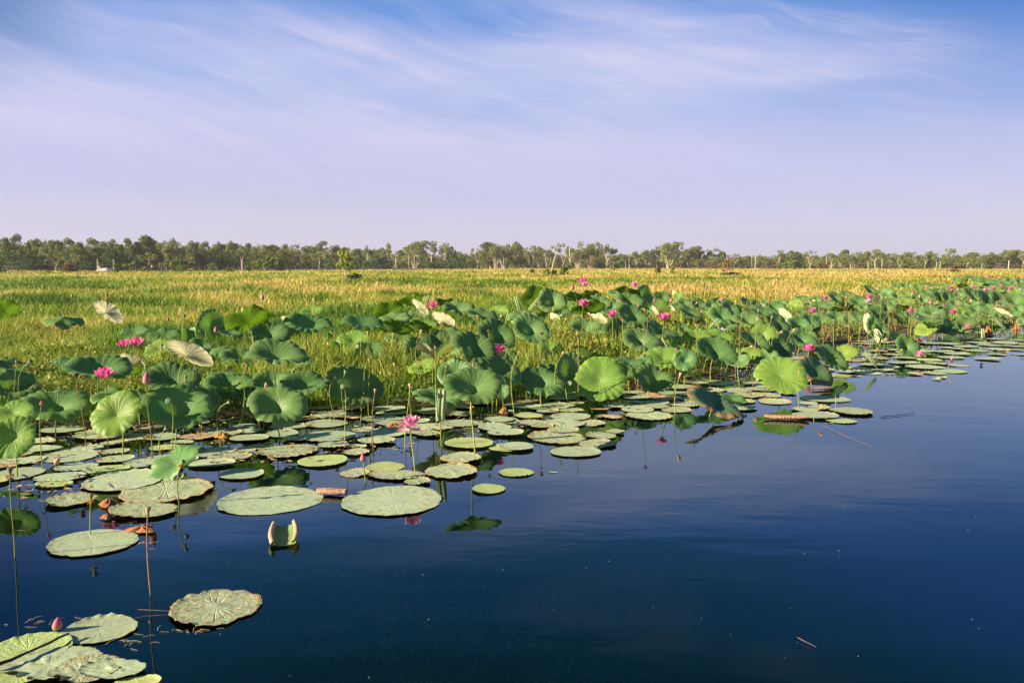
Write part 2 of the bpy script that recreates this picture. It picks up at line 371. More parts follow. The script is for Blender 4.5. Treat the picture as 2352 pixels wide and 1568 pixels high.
# pixels of the photograph are written in the frame of the close-up they were read from
CR = {'A': (0, 900, 2.24), 'B': (1000, 900, 2.24), 'C': (2000, 900, 2.24), 'D': (3000, 900, 2.146),
      'E': (0, 1500, 2.24), 'F': (1000, 1500, 2.24), 'G': (2000, 1400, 2.24), 'H': (3000, 1200, 2.146),
      'J': (0, 2030, 2.24), 'I': (1000, 2030, 2.24), 'K': (3000, 1080, 4.127), 'L': (3536, 1060, 4.127), 'M': (2550, 1080, 4.127),
      'S1': (0, 920, 3.36), 'S2': (700, 920, 3.36), 'S3': (1400, 920, 3.36), 'S4': (2100, 920, 3.36), 'S5': (2800, 920, 3.36), 'S6': (3396, 920, 3.36),
      'T': (0, 0, 0.57422)}
TH = 0.57422
def PX(c, x, y):
    x0, y0, s = CR[c]; return (x0+x/s)*TH, (y0+y/s)*TH
def PS(c): return TH/CR[c][2]
def shore_d(xd):     # lower edge of the weed bank, in picture rows
    xs = [-200, 0, 200, 330, 560, 700, 850, 1000, 1150, 1300, 1450, 1600, 1720, 1850, 2000, 2352]
    ys = [1010, 1000, 990, 985, 965, 950, 940, 942, 930, 915, 898, 878, 842, 808, 780, 752]
    return float(np.interp(xd, xs, ys))
# ------------------------------------------------------------------ what stands where (read off the photograph)
# standing lotus leaves: x y long-axis short-axis angle kind [row of its foot] [| label]
# kinds: g cupped green, f flat green, y young yellow-green with sunlight in its colour, d drooping umbrella, v folded, k underside with shade in its dark colour, b cream underside, n ageing, o withered
LEAVES = {
'A': """
45 760 215 150 -12 k | bright green lotus leaf cut by the left edge, underside showing against the grass
570 850 280 150 14 d | dark drooping umbrella-shaped lotus leaf hanging over the grass at far left
965 775 285 165 22 b | cream upturned lotus leaf standing alone against the grass at left
1200 960 240 95 -12 f
1470 985 250 100 -5 f
1430 1105 250 120 -18 y
1690 1000 170 120 0 v
1700 1145 450 190 6 b | large cream fan-shaped lotus leaf seen from below, deep folds in it
1900 895 220 240 -20 g
2060 962 200 80 8 f
2000 1110 200 150 5 d
2140 1180 300 140 8 g
130 1262 280 110 10 f
130 1430 370 240 12 g
520 1285 350 165 -10 f
885 1290 520 205 6 g
1180 1230 260 140 15 b
1130 1322 220 80 -5 k
1530 1365 430 255 6 g
2070 1430 430 220 4 g
1800 1080 170 80 10 f
700 1215 120 60 0 f
2310 870 150 90 -20 k
""",
'B': """
-20 850 360 170 -14 k | dark green lotus leaf underside arching like a low tent left of the centre
170 955 350 185 8 g
525 870 370 150 9 g
430 962 210 100 10 k
550 770 150 80 -10 y
330 855 110 60 20 b
240 1140 470 205 6 g
395 1245 290 110 -4 f
1010 880 330 110 8 f
1240 765 250 120 -14 k
1300 830 260 90 -6 f
1290 935 320 110 10 k
1350 870 230 100 4 f
930 1030 270 150 -8 y
1080 1130 260 150 8 f
770 1100 120 100 0 v
708 1020 90 100 40 v
1362 1010 270 85 4 f
1000 970 220 90 5 k
1440 682 170 80 -14 k
1525 735 190 80 30 b
1750 695 150 55 6 k
1870 748 250 120 8 g
1510 800 170 110 -20 f
1560 885 210 90 10 y
1530 940 250 110 14 k
1735 850 240 120 12 b
2080 798 260 85 10 f
2225 778 150 90 -18 y
1500 1130 240 200 14 g
1640 1120 400 190 -6 b | pale star-shaped lotus leaf with its rim turned up into points
1550 1275 240 110 -12 y
1800 985 270 110 0 f
1790 1150 180 130 0 f
2012 1088 390 230 22 g
2205 990 310 215 24 g
2030 905 110 90 10 g
2210 1290 400 230 26 g
2310 1190 200 110 20 f
1995 1440 450 285 8 g 2060 | big round lotus leaf with starry centre facing the viewer beside the rolled leaf
1845 1335 290 250 -12 g
930 1475 450 320 14 g
180 1400 290 150 0 g
490 1422 375 190 6 f
1690 1540 400 160 8 g
2260 1480 120 110 0 f
""",
'E': """
500 265 500 260 3 g 565 | dark cupped lotus leaf with a slim pink bud rising before it, far left
1040 350 385 310 -38 y 735
1595 290 520 360 4 g 655 | big dark cupped lotus leaf behind a small round seedpod, left front
1250 185 230 110 6 f
970 190 240 110 -10 f
1850 190 240 150 24 f
110 560 350 310 -25 y 940 | broad yellow-green lotus leaf with one rim folded over, cut by the left edge
120 325 290 170 -18 y 700
20 300 220 190 0 y
1560 780 430 190 -33 f 900 | half-raised lotus leaf lifting its edge off a large floating pad
2330 290 260 180 10 g
100 1290 30 20 0 f
""",
'F': """
245 265 470 310 6 g 600
""",
'C': """
290 640 200 130 -35 k
465 682 240 185 20 g
210 812 260 85 -5 f
280 935 310 215 20 g
690 650 210 90 6 k
630 830 190 105 4 f
400 812 170 70 -6 k
870 822 220 90 16 b
800 752 260 95 -8 k
830 620 130 50 0 k
890 690 210 110 14 g
990 740 180 130 -12 f
1165 672 230 120 12 g
1085 705 110 130 40 b
1185 820 280 165 28 g
1140 605 170 60 10 k
1050 600 130 50 -10 f
620 745 140 90 10 y
490 845 90 120 50 b
380 865 180 60 4 f
760 918 250 110 4 g
835 995 240 125 -14 g
450 1118 220 150 14 y
1062 960 260 180 48 g
1260 1032 310 180 14 g
800 1175 300 90 20 k
630 1315 300 260 60 g
898 1382 405 360 10 y 1610 | huge round yellow-green lotus leaf facing the viewer beside open water
375 1400 365 225 10 g 1640
430 1280 140 60 10 f
1120 1305 180 130 40 g
1370 1385 310 190 26 g 1560
1150 1240 230 95 6 f
1300 1220 110 90 0 f
530 940 130 70 -10 y
1530 740 70 60 0 y
""",
'G': """
1930 475 470 170 26 n 600 | brown-edged tilted lotus leaf low over the water, boat-like
2090 440 220 70 10 f 520
""",
'D': """
268 1282 375 280 12 y 1490 | round yellow-green lotus leaf facing the viewer where the stand meets open water
565 1255 300 170 38 n 1420 | dark hollow lotus leaf with cream-brown outside beside the big yellow-green one
690 1140 290 140 34 g 1290
815 1100 160 110 -14 y 1240
1350 1042 190 150 48 g 1130
460 985 210 150 26 g
255 1082 210 120 40 g
1135 935 170 105 40 g
1095 1000 110 60 60 b
150 1185 170 110 0 g
""",
'M': """
130 420 300 190 68 g
290 472 130 110 20 g
420 465 250 150 20 g
600 400 130 55 75 b
665 430 130 100 -10 y
380 650 300 210 50 k
290 690 200 80 60 b
200 620 210 130 10 g
545 645 150 110 30 b
640 625 240 120 20 f
785 545 230 115 12 g
1020 570 230 155 20 g
1215 580 180 140 20 g
860 710 390 150 24 f
1090 685 260 150 -8 d
1395 745 410 260 22 g
1440 530 230 100 10 g
1540 655 300 190 40 g
1480 915 280 130 10 f
1320 885 150 100 -40 y
1830 825 450 230 8 g
1140 960 330 100 8 f
775 985 190 140 14 g
370 990 560 215 24 g
110 1160 430 320 14 g
640 1210 270 190 45 y
560 1160 380 70 48 v
1010 1150 480 330 8 y
1350 1140 420 280 14 y
1290 1355 650 370 22 g
430 1440 530 310 6 y
790 1480 310 290 10 g
1920 1175 480 200 24 g
1830 1420 400 250 6 y
1690 1490 260 190 -20 f
35 780 270 190 22 g
160 750 200 140 20 g
1000 840 270 140 16 d
620 870 320 150 12 d
950 870 260 120 8 k
1700 660 190 120 40 g
1800 520 200 90 30 g
1950 560 160 90 30 g
2100 520 120 70 0 f
1300 500 150 70 0 k
900 500 130 60 0 f
""",
'K': """
880 472 235 90 2 f
1110 492 140 105 20 g
1060 530 90 60 50 b
1420 462 240 130 38 g
1590 402 190 80 2 f
1800 520 260 170 18 g
1985 340 190 90 36 g
2175 370 100 80 0 g
2270 392 190 140 -14 f
1165 602 275 105 2 f
1310 560 170 110 0 f
735 592 240 160 -18 y
520 540 160 90 4 g
420 615 310 140 12 g
60 560 190 110 16 g
215 700 430 150 12 f
585 750 270 150 36 b
460 890 430 230 42 g
820 905 320 200 20 g
1000 880 300 190 38 g
1195 820 310 180 8 g
1440 780 340 185 14 g
1640 830 200 170 14 g
1760 768 230 140 20 g
1530 652 290 80 -4 k
2070 620 270 160 20 g
2150 745 320 180 34 g
2265 620 200 140 30 g
1935 870 280 150 80 b | cream half-disc lotus leaf hanging edge-on above dark stems at right
2040 900 220 170 60 g
2185 1060 280 130 36 g
2085 1130 200 80 70 b
220 1065 310 270 10 y
590 1160 280 200 55 g
870 1140 420 230 22 g
460 1340 360 190 42 g
290 1430 310 140 -6 f
860 690 150 90 5 f
1880 620 120 90 10 g
1100 790 200 140 0 g
1600 600 160 70 0 k
330 920 200 120 20 d
""",
'L': """
80 485 190 150 -10 f
210 342 110 65 6 f
345 350 110 60 20 g
415 355 70 60 0 f
565 368 145 95 2 f
760 325 170 45 0 f
365 458 240 75 0 y
225 500 170 110 20 g
555 560 180 120 26 g
660 575 190 140 20 g
370 605 210 100 0 y
80 640 240 120 10 g
920 572 230 110 48 g
1060 552 220 130 50 g
895 430 190 75 4 f
1240 500 170 120 14 g
1190 232 105 72 8 f
1460 222 210 60 8 f
1330 255 90 65 10 k
1550 312 140 70 0 y
1700 280 210 90 4 f
1850 292 140 70 10 f
1450 490 250 120 50 g
1665 565 270 120 50 g
1860 560 230 120 58 g
2180 600 290 160 8 g
2060 530 210 100 10 g
2180 420 190 90 0 y
2010 300 160 70 0 f
820 765 350 190 8 g
1110 812 330 170 20 g
1290 790 200 120 26 y
700 900 430 110 6 f
1340 960 290 150 10 f
700 1050 290 180 -20 y
920 1052 250 110 24 g
1080 1060 270 150 55 g
1270 1075 240 110 4 f
255 855 330 160 40 g
30 885 190 110 50 g
1550 740 270 120 6 g
1760 780 280 110 4 f
1960 775 330 80 2 b
2140 820 210 110 6 f
1930 1030 280 55 4 f
1950 1145 270 120 -6 g
370 1350 330 230 48 g 1490 | single dark green lotus leaf facing right at the outer edge above the pads
190 1240 130 90 40 y
50 1160 200 130 50 g
2100 350 120 60 4 f
1950 240 120 50 0 g
2250 270 130 90 20 g
1750 350 170 60 4 f
1550 380 150 60 0 f
1300 350 140 50 0 k
1620 240 110 50 0 f
2080 250 120 60 30 g
1900 420 190 80 10 y
1720 440 190 80 20 f
2260 350 120 60 10 f
1300 430 160 80 10 f
1100 430 130 70 0 f
720 440 180 80 6 g
1180 620 190 110 16 g
1350 620 190 90 20 d
820 630 160 80 10 g
500 720 170 90 20 g
310 720 200 80 10 k
1480 640 230 110 10 g
1600 880 210 100 10 d
1850 880 200 90 0 d
2230 720 180 110 10 g
2280 930 130 110 0 g
1430 830 160 90 14 g
450 830 190 100 20 g
2290 500 130 90 0 g
1010 330 100 40 0 f
1700 700 210 100 14 g
1980 640 180 90 8 n
1120 690 220 80 6 n
620 820 200 80 6 n
"""}
# open lotus flowers: x y width kind tilt [foot row] [| label]; P deep pink, L pale pink, W white-lilac with fallen look
FLOWERS = {
'A': """
1112 1062 108 P -4 1520 | pink lotus flower, left one of two side by side above the green leaves
1222 1048 122 P 10 1500 | pink lotus flower, right one of two side by side, petals spread wide
936 1330 158 P 4 2010 | deep pink open lotus flower in front of the dark bowl-shaped leaf at left
""",
'B': """
1643 712 82 P 6
2222 1112 122 P 0 | pink lotus flower beside the round leaves just left of centre, yellow hub showing
""",
'F': """
1435 425 180 L 0 850 | large pale pink lotus flower standing in open water, outer petals drooping
""",
'C': """
737 500 84 P 0 | deep pink lotus flower rising highest in the middle, above the leaf tops
757 528 70 L 12
1208 526 66 L 4 | small pink lotus flower against the tan grass right of the tallest flower
752 700 105 P 8
1160 710 54 P 0
1010 797 94 P -2
1470 822 105 P 0
1990 945 78 W 25 | white-lilac lotus flower losing its petals above a yellow-green leaf
""",
'D': """
645 622 48 P 0
538 732 70 P 0
1022 606 46 P 0
1012 650 60 W 10
1376 735 62 P 0
1747 746 58 P 0 | flat-open pink lotus flower lying low on a wide green leaf at right
1871 876 62 P 0 | pink lotus flower beside a pale rolled leaf, lowest in the right stand
507 1054 98 P 0 1290 | starry pink lotus flower with narrow petals in front of the dark stems
1465 1099 68 L 0 1185 | pale pink lotus flower beside the yellow boat-shaped leaf on the water
""",
'L': """
1100 368 75 P 0
1120 412 65 P 5
1055 452 50 P 0
1222 414 64 L 0
1452 352 62 W 0
1508 364 56 P 0
1670 408 80 L 0
1740 392 56 W 0
1805 380 82 P 0
1945 340 52 P 0
2090 382 82 P 0
2190 357 46 P 0
2250 408 66 W 0
1773 186 54 P 0
1928 208 48 P 0
2238 200 30 P 0
2285 400 34 L 0
1175 155 30 L 0
""",
'M': """
1395 485 78 L 10
"""}
# closed buds: x y width kind(P/L) tilt [foot row] [| label]
BUDS = {
'A': """
645 632 24 L 0
1935 935 36 P 0 1350
1312 1372 76 P 4 2100 | fat pink lotus bud on a tall stalk, tallest bud standing in the left water
1505 842 28 P 0
2180 757 38 L 0
282 1420 44 P 6
770 1195 44 L 30
""",
'B': """
110 642 38 L 0 | lone pale pink bud on a tall stalk against the grass
1963 950 20 P 0
2000 1252 26 P -4
1660 1095 20 P 0
1465 632 14 L 0
""",
'E': """
372 250 30 P 10 850
515 800 52 L 25 815
""",
'F': """
1011 735 50 P -4 955 | pink pointed lotus bud standing alone in the water between the pads
""",
'C': """
651 553 30 P 0
702 575 12 L 0
1166 572 16 L 0
1400 490 14 P 0
320 710 18 P 0
1243 715 22 P 0
1382 672 22 P 0
1156 1188 34 P 4
1534 670 28 P 0
1758 893 20 P 0
1578 1118 18 P 0
1716 612 18 P 0
1050 685 16 P 0
1100 850 16 P 0
""",
'D': """
1455 612 18 L 0
1550 660 28 P 0
1396 588 22 P 20
386 590 14 L 0
160 648 16 P 0
620 738 14 P 0
1632 495 10 L 0
772 1128 22 L 0
450 630 8 L 0
595 575 8 L 0
""",
'J': """
515 1055 84 P 8 1120 | pink lotus bud standing just behind the lowest left pads
"""}
# seedpods: x y width kind tilt [foot row] [| label]; G green, P pinkish, B brown, C face turned to viewer, S with a skirt of yellow stamens, Y young yellow
PODS = {
'A': """
960 640 34 S 0
1650 818 36 G 10
1782 1132 42 G 30
1448 1090 36 S 8
1664 1374 38 S 6
150 1240 42 S 10
265 1228 40 G 60
680 1345 52 B 0
1762 1305 36 S 0
2055 1290 40 P -60
2210 1270 36 S 30
700 1085 16 B -10
785 1130 14 B -10
""",
'B': """
965 730 32 G 20
576 680 32 Y 0
570 775 26 Y 0
970 1090 44 C -20
1070 1220 30 P 0
1295 1258 34 P 0
760 1370 46 G 40
855 1322 44 G 25
835 1450 46 C 0 1960
1120 1490 34 P 10 2020
1436 1448 40 P 5 2010
1760 1280 40 G 20
2142 952 36 B 0
2160 1303 34 P 0
140 1442 44 P 30
1530 962 36 P 30
1650 620 26 Y 0
2248 820 26 P 40
2040 830 28 Y 0
1055 975 30 Y 0
""",
'E': """
90 870 62 S 4 1640 | seedpod with a dry yellow stamen skirt on a bare stalk, leftmost in the water
815 1100 60 S 6 1430 | seedpod with a shaggy golden stamen skirt behind the lone left pad
1325 1225 62 P 6 1960 | pinkish drooping seedpod on a tall bare stalk in the foreground water
1630 795 52 S 30 1170
1645 900 50 G 50 1170
1515 235 56 C 10 800
1485 480 50 G 50 760
2045 245 44 G 70 640
""",
'F': """
1430 100 36 P 5 400
""",
'C': """
375 972 36 B 0
550 812 32 G 60
480 762 26 Y 0
250 795 24 P 30
168 1145 28 P 30
562 1152 30 P 35
635 1418 46 C -80 1640
1230 1132 20 B 0 1500
1282 1156 30 P 60 1480
1612 1350 40 P 20 1710
2242 1092 30 P 70 1540
1326 795 36 B 0
915 516 14 P 0
985 586 20 G 10
1400 532 14 P 30
1380 507 14 P 10
1376 548 14 P 10
1455 592 20 G 60
1060 594 18 P 50
1607 592 14 P 20
1628 615 14 P 40
1296 765 18 Y 0
2265 1190 24 Y 10
862 625 16 P 10
832 670 18 Y 0
1724 695 22 B 0
1755 703 22 P 60
1145 605 14 P 10
2110 690 18 P 40
1915 690 14 B 0
2165 822 20 P 10
2300 830 14 P 0
2312 848 20 P 10
884 770 18 Y 0
1038 725 14 P 0
1967 622 10 P 10
708 1060 20 B 180
2112 1255 18 B 180
""",
'D': """
70 740 20 P 10
186 798 22 P 20
116 695 24 P 60
62 808 22 P 0
262 922 28 P 70
372 905 24 P 40
410 1015 26 P 40 1130
376 1105 24 G 0 1150
58 1335 32 P 40 1500
420 1268 24 P 10 1580
1155 985 26 P 60 1130
1297 1075 18 Y 50 1170
1730 1150 22 P 30 1240
855 582 18 B 0
852 690 20 B 30
870 728 20 B 20
925 538 14 P 50
748 528 10 P 20
822 688 18 P 20
718 820 18 P 0
665 690 16 B 0
1385 710 16 P 0
1680 920 20 P 10 985
1628 876 16 P 30
1890 650 18 P 40
1605 665 16 P 40
1130 640 16 P 0
1960 780 12 P 20
2110 694 16 P 50
2160 905 18 P 10
1565 768 16 P 0
1780 660 14 P 40
1195 750 18 B 0
1960 640 16 P 0
1410 650 12 Y 0
358 715 14 P 0
850 770 12 P 0
""",
'L': """
90 780 28 Y 40
30 540 30 Y 20
250 625 30 P 60
195 610 20 B 0
510 578 24 P 30
560 850 18 P 20
520 765 24 P 0
700 378 20 P 0
1240 500 14 B 0
1385 290 24 P 60
1460 300 20 P 20
1430 600 30 P 70
2040 450 24 P 60
1850 690 28 P 20
1960 670 26 P 20
2275 760 30 P 20
1445 480 18 B 0
950 1020 28 P 30
1035 1095 24 P 20
1180 550 16 P 0
1560 390 14 P 0
1280 555 24 P 40
870 620 28 P 40
1585 330 22 P 0
1680 200 14 P 0
""",
'H': """
605 925 28 Y 60 1035
735 500 24 P 60 590
"""}
# floating pads: x y width height kind [| label]; G pale, Y fresh, B browning, D rotting
PADS = {
'J': """
890 1100 672 238 G | round pale pad crossed by a bud's shadow, near the bottom left corner
1940 900 835 325 B | large pale pad with orange-brown scorched rim, lowest whole pad in the open water
250 1300 720 330 Y | pale pad cut by the left edge with a dark stick lying across it
450 1420 900 300 G | dimpled pale pad lying under the torn one at the bottom left
760 1480 640 260 B | torn pale pad with brown hole and ragged lobes at the bottom left
1010 1480 620 130 G | narrow tattered pad lobe pointing right at the bottom edge
1230 1570 420 120 Y | smooth fresh pad cut by the bottom edge
180 1500 420 200 Y
""",
'E': """
830 1508 765 245 G | lone round pale pad left of the pink drooping seedpod
1490 1040 815 232 B | big dimpled pad with tan rim behind the twin seedpods
1110 955 690 185 G | long pale pad whose far edge lifts into the half-raised leaf
640 1130 425 142 B | brown-rimmed pad with a fallen petal at its left end
1280 1225 640 140 B | half-sunk tan-rimmed pad lying just below the big dimpled one
620 728 500 112 G
180 768 420 95 G
150 892 450 115 G
545 922 435 92 G
485 985 340 62 Y
955 862 400 88 Y
1040 768 300 75 G
680 828 380 84 G
790 660 300 50 G
1030 690 250 70 G
2170 893 385 112 G
1905 702 380 108 G
2060 742 380 72 B
1900 802 400 78 G
1480 650 265 62 Y
2200 675 190 50 G
1980 522 370 70 B
1450 562 300 70 G
2230 570 330 60 G
900 555 480 60 G
560 500 400 60 G
1200 560 300 60 B
330 660 420 60 G
300 600 400 60 B
1760 560 330 50 D
2180 470 260 50 G
1700 690 260 60 B
60 830 200 40 D
""",
'F': """
180 1122 905 262 G | big round pale pad with scalloped rim, left one of the two largest in the middle
1278 1125 918 268 G | big round pale pad with starry centre, right one of the two largest in the middle
2138 1026 302 94 Y | small bright oval pad floating alone at the right of the two largest pads
350 688 545 122 B
652 778 432 120 Y | pale green scalloped pad left of the lone bud in the water
748 636 282 68 G
1132 596 352 68 B
1210 824 345 98 Y | smooth pale pad right of the lone bud in the water
955 692 240 82 B
1315 902 540 92 B
1500 962 250 62 B
1800 870 490 146 B | round pad with orange-brown rim all around, right of the large pale pink flower
1885 755 385 92 B | crumpled pockmarked pad with curled tan rim
1965 622 430 94 Y | bright scalloped pad right of the large pale pink flower
2290 652 290 102 Y
700 552 500 104 G
680 440 370 72 G
1220 522 400 72 G
2190 474 310 72 G
2230 408 260 60 G
1250 312 300 62 G
700 320 290 62 G
640 370 200 40 G
350 462 350 52 B
290 532 300 62 G
50 575 230 82 G
400 582 220 58 G
1250 440 270 62 G
1010 490 200 50 B
60 640 130 40 G
910 380 200 50 D
1100 400 220 40 G
480 400 260 50 D
2050 250 300 40 D
1880 360 300 44 B
940 880 280 80 B
""",
'G': """
505 784 525 124 B | large ragged pale pad with tan rim in front of the seedpod stalks, centre
872 846 352 80 B | pale mottled pad just above the notched one, nearest the dark reflection
676 918 445 96 G | pale mottled pad with a notch in its far rim, centre of the open water's edge
905 776 285 66 B
1030 742 172 32 B
150 876 322 108 G | round pale pad with a blue-green shadow at its left, centre front
145 1098 312 106 Y | bright round pad, frontmost one below the centre cluster
1340 590 442 84 B | long pad with tan front rim below the leaning seedpod stalk
985 602 230 40 D
632 602 372 64 G
1232 542 300 52 G
1215 475 160 36 G
255 598 250 50 Y
80 638 210 50 G
1490 430 300 56 D | dried reddish-brown pad lying at the foot of the leaning seedpod
430 550 200 40 G
640 548 240 34 B
520 505 320 60 G
330 520 220 40 G
1040 515 160 34 B
690 480 150 30 Y
260 465 260 44 D
1230 430 260 40 G
1700 440 220 34 G
1600 335 300 36 G
1450 300 250 34 G
1870 372 280 40 B
2100 365 300 40 B
1960 300 300 36 G
1750 290 280 30 G
2230 410 260 50 B
2300 355 200 36 G
560 440 260 34 G
1020 400 240 40 G
1330 400 220 30 D
200 500 330 44 G
1200 380 200 34 G
2170 460 240 40 B
2230 525 150 36 G
60 560 140 30 G
380 690 200 40 B
1800 240 260 26 D
""",
'H': """
640 850 400 60 G | round pad with a small upright spike of leaf behind it, outer middle pads
210 875 280 62 B
472 948 220 44 G
595 928 200 42 B
872 962 362 92 B | pad with a purplish curled right edge, outermost of the middle pads
560 1000 390 62 G
782 1038 250 52 Y
500 888 160 26 G
110 772 200 42 G
120 820 280 50 B
330 805 130 30 G
-60 935 230 40 G
880 590 220 36 G
760 650 260 30 Y
990 626 250 36 G
1150 604 200 24 G
1180 575 200 28 G
1290 544 200 26 G
1500 580 330 38 G
1600 550 180 24 B
1780 562 200 40 G
1722 614 270 34 Y
1580 632 180 26 G
1722 496 210 34 G
1540 520 200 26 Y
1780 466 200 30 G
2040 510 200 24 G
2310 470 130 24 G
1940 436 200 22 G
2150 425 200 20 G
1640 668 90 10 G
1600 684 70 12 G
1330 500 180 24 G
1050 560 220 26 G
900 520 200 24 D
1100 500 180 22 B
1230 470 170 22 B
1370 540 160 22 G
700 560 200 28 G
640 600 180 24 B
830 620 160 24 G
1650 440 190 20 G
1480 440 180 20 B
1850 400 200 18 G
2060 390 190 18 G
2250 400 170 18 G
1700 380 200 18 G
1540 375 180 18 G
1960 365 200 16 G
2200 360 180 16 G
2320 380 100 16 G
1400 400 150 16 D
2120 470 150 18 G
1420 640 120 20 G
1880 340 180 14 G
1650 350 170 14 G
2100 335 180 14 G
950 600 150 20 B
1260 430 160 16 G
1100 440 160 16 D
1750 420 150 16 G
2290 430 110 18 G
1200 640 60 12 G
"""}
# ------------------------------------------------------------------ lotus leaf shapes (unit radius)
def r3x(r, t, k): return r*np.cos(t)*k+40
def r3y(r, t, k): return r*np.sin(t)*k+40
def leaf_proto(name, seed, cup=0.3, bowl=0.55, curl=0.1, wav=0.05, nw=5, fold=0.0, lift=0.0, rings=13, seg=84, ripple=0.03, tear=0.0, notch=0.0):
    g = random.Random(seed)
    ph = [g.uniform(0, 6.28) for _ in range(8)]
    th = np.linspace(0, 2*np.pi, seg, endpoint=False)
    rs = np.concatenate([[0.0], np.linspace(0.06, 1.0, rings)**0.9])
    Rr, T = np.meshgrid(rs, th, indexing='ij')
    out = 1+0.035*np.sin(2*T+ph[0])+0.03*np.sin(3*T+ph[1])+0.018*np.sin(7*T+ph[2])+0.010*np.sin(13*T+ph[3])+0.006*np.sin(23*T+ph[7])
    if notch: out -= notch*np.exp(-((np.mod(T-ph[4]+np.pi, 2*np.pi)-np.pi)/0.10)**2)
    if tear:
        for k in range(3):
            a0 = ph[5]+k*1.9+g.uniform(-.4, .4)
            out -= tear*g.uniform(.5, 1)*np.exp(-((np.mod(T-a0+np.pi, 2*np.pi)-np.pi)/0.16)**2)
        out += 0.05*np.sin(17*T+ph[6])*tear*2
    r2 = Rr*(1+(out-1)*Rr**2)
    bw = bowl*(1+.16*np.sin(T+ph[6])+.10*np.sin(2*T+ph[0]))
    z = cup*(1-np.exp(-(Rr/bw)**1.5))/(1-math.exp(-(1/bowl)**1.5))
    z = z+.05*Rr**1.5*np.sin(2*T+ph[2])+.018*(vnoise(r3x(Rr, T, 5)+seed, r3y(Rr, T, 5), seed)-.5)
    z = z-curl*np.clip(Rr-0.72, 0, 1)**2*8
    z = z+wav*Rr**2.5*np.sin(nw*T+ph[4]+0.6*np.sin(2*T+ph[5]))+ripple*Rr**5*np.sin(19*T+ph[6]+1.5*np.sin(3*T))
    z = z+0.022*Rr*np.abs(np.sin(10.5*T+ph[0]))
    x, y = r2*np.cos(T), r2*np.sin(T)
    if fold:
        z = z+fold*np.abs(x)**1.4; x = x*(1-0.45*fold*np.abs(x)**1.2)
    if lift: z = z+lift*np.clip(x, 0, 1)**2
    v = np.stack([x, y, z], -1).reshape(-1, 3)
    uv = np.stack([Rr*np.cos(T), Rr*np.sin(T)], -1).reshape(-1, 2)
    return mesh(name, v, [disc_faces(len(rs), seg)], uv=uv)
PROTO = {
 'g': [leaf_proto('leaf_blade', 10+i, cup=c, bowl=bw, curl=cu, wav=w, nw=n) for i, (c, bw, cu, w, n) in enumerate([
    (.46, .46, .14, .045, 5), (.42, .40, .16, .05, 6), (.50, .55, .10, .06, 4), (.40, .42, .20, .05, 7), (.48, .46, .16, .07, 5), (.44, .36, .18, .04, 8)])]+[leaf_proto('leaf_blade', 25+i, cup=.38, bowl=.45, curl=.14, wav=.07, nw=4, tear=t, notch=n) for i, (t, n) in enumerate([(.14, 0), (.05, .22)])],
 'f': [leaf_proto('leaf_blade', 30+i, cup=c, bowl=bw, curl=cu, wav=w, nw=n) for i, (c, bw, cu, w, n) in enumerate([
    (.26, .50, .12, .10, 4), (.22, .5, .16, .09, 5), (.30, .5, .12, .12, 3), (.20, .45, .24, .08, 6)])],
 'd': [leaf_proto('leaf_blade', 50+i, cup=c, bowl=.75, curl=.18, wav=w, nw=n) for i, (c, w, n) in enumerate([(-.30, .10, 5), (-.42, .12, 4)])],
 'v': [leaf_proto('leaf_blade', 60+i, cup=.15, bowl=.5, curl=.05, wav=.06, nw=5, fold=f) for i, f in enumerate([.75, 1.0])],
 'y': [leaf_proto('leaf_blade', 70+i, cup=c, bowl=.40, curl=.10, wav=w, nw=n) for i, (c, w, n) in enumerate([(.20, .035, 5), (.15, .05, 4), (.22, .04, 6)])],
 'k': [leaf_proto('leaf_blade', 80+i, cup=c, bowl=.6, curl=.10, wav=w, nw=n) for i, (c, w, n) in enumerate([(.30, .08, 4), (.22, .10, 5)])],
 'b': [leaf_proto('leaf_blade', 90+i, cup=c, bowl=.6, curl=.05, wav=w, nw=n, ripple=.018) for i, (c, w, n) in enumerate([(.30, .028, 9), (.26, .05, 4)])],
 'n': [leaf_proto('leaf_blade', 95, cup=.26, bowl=.6, curl=.16, wav=.05, nw=4, ripple=.03, tear=.05)],
 'o': [leaf_proto('leaf_blade', 97, cup=-.6, bowl=.8, curl=.2, wav=.14, nw=6, ripple=.06, tear=.2)],
 'star': [leaf_proto('leaf_blade', 99, cup=.62, bowl=.85, curl=-.05, wav=.17, nw=5, ripple=.01)],
}
KMAT = {'g': LG, 'f': LG, 'd': LG, 'v': LG, 'y': LY, 'k': LK, 'b': LB, 'n': LN, 'o': LD}
ITEMS = []          # (object, phrase, x, y, family)
def parse(tab):
    for c, txt in tab.items():
        for ln in txt.strip().splitlines():
            lab = None
            if '|' in ln: ln, lab = ln.split('|'); lab = lab.strip()
            yield c, ln.split(), lab
def stand_depth(xd, yc, size_px, s, h, foot=None, hmin=0.30, hmax=1.0):
    """distance at which a plant of real size s (or height h) stands, its centre seen at yc"""
    if foot is not None: return on_plane(xd, foot).y
    lim = shore_d(xd)+(14 if s == .50 or (s and s > .3) else 6)
    D0 = on_plane(xd, lim).y
    return max(D0, _stand_depth(xd, yc, size_px, s, h, hmin, hmax))
def _stand_depth(xd, yc, size_px, s, h, hmin, hmax):
    if s:
        D = s*FPX/size_px; hh = CAMH*(1-(yc-HOR)*D/FPX/CAMH)
        if hmin <= hh <= hmax: return D
        h = min(max(hh, hmin+.1), hmax)
    return (CAMH-h)*FPX/max(yc-HOR, 4)
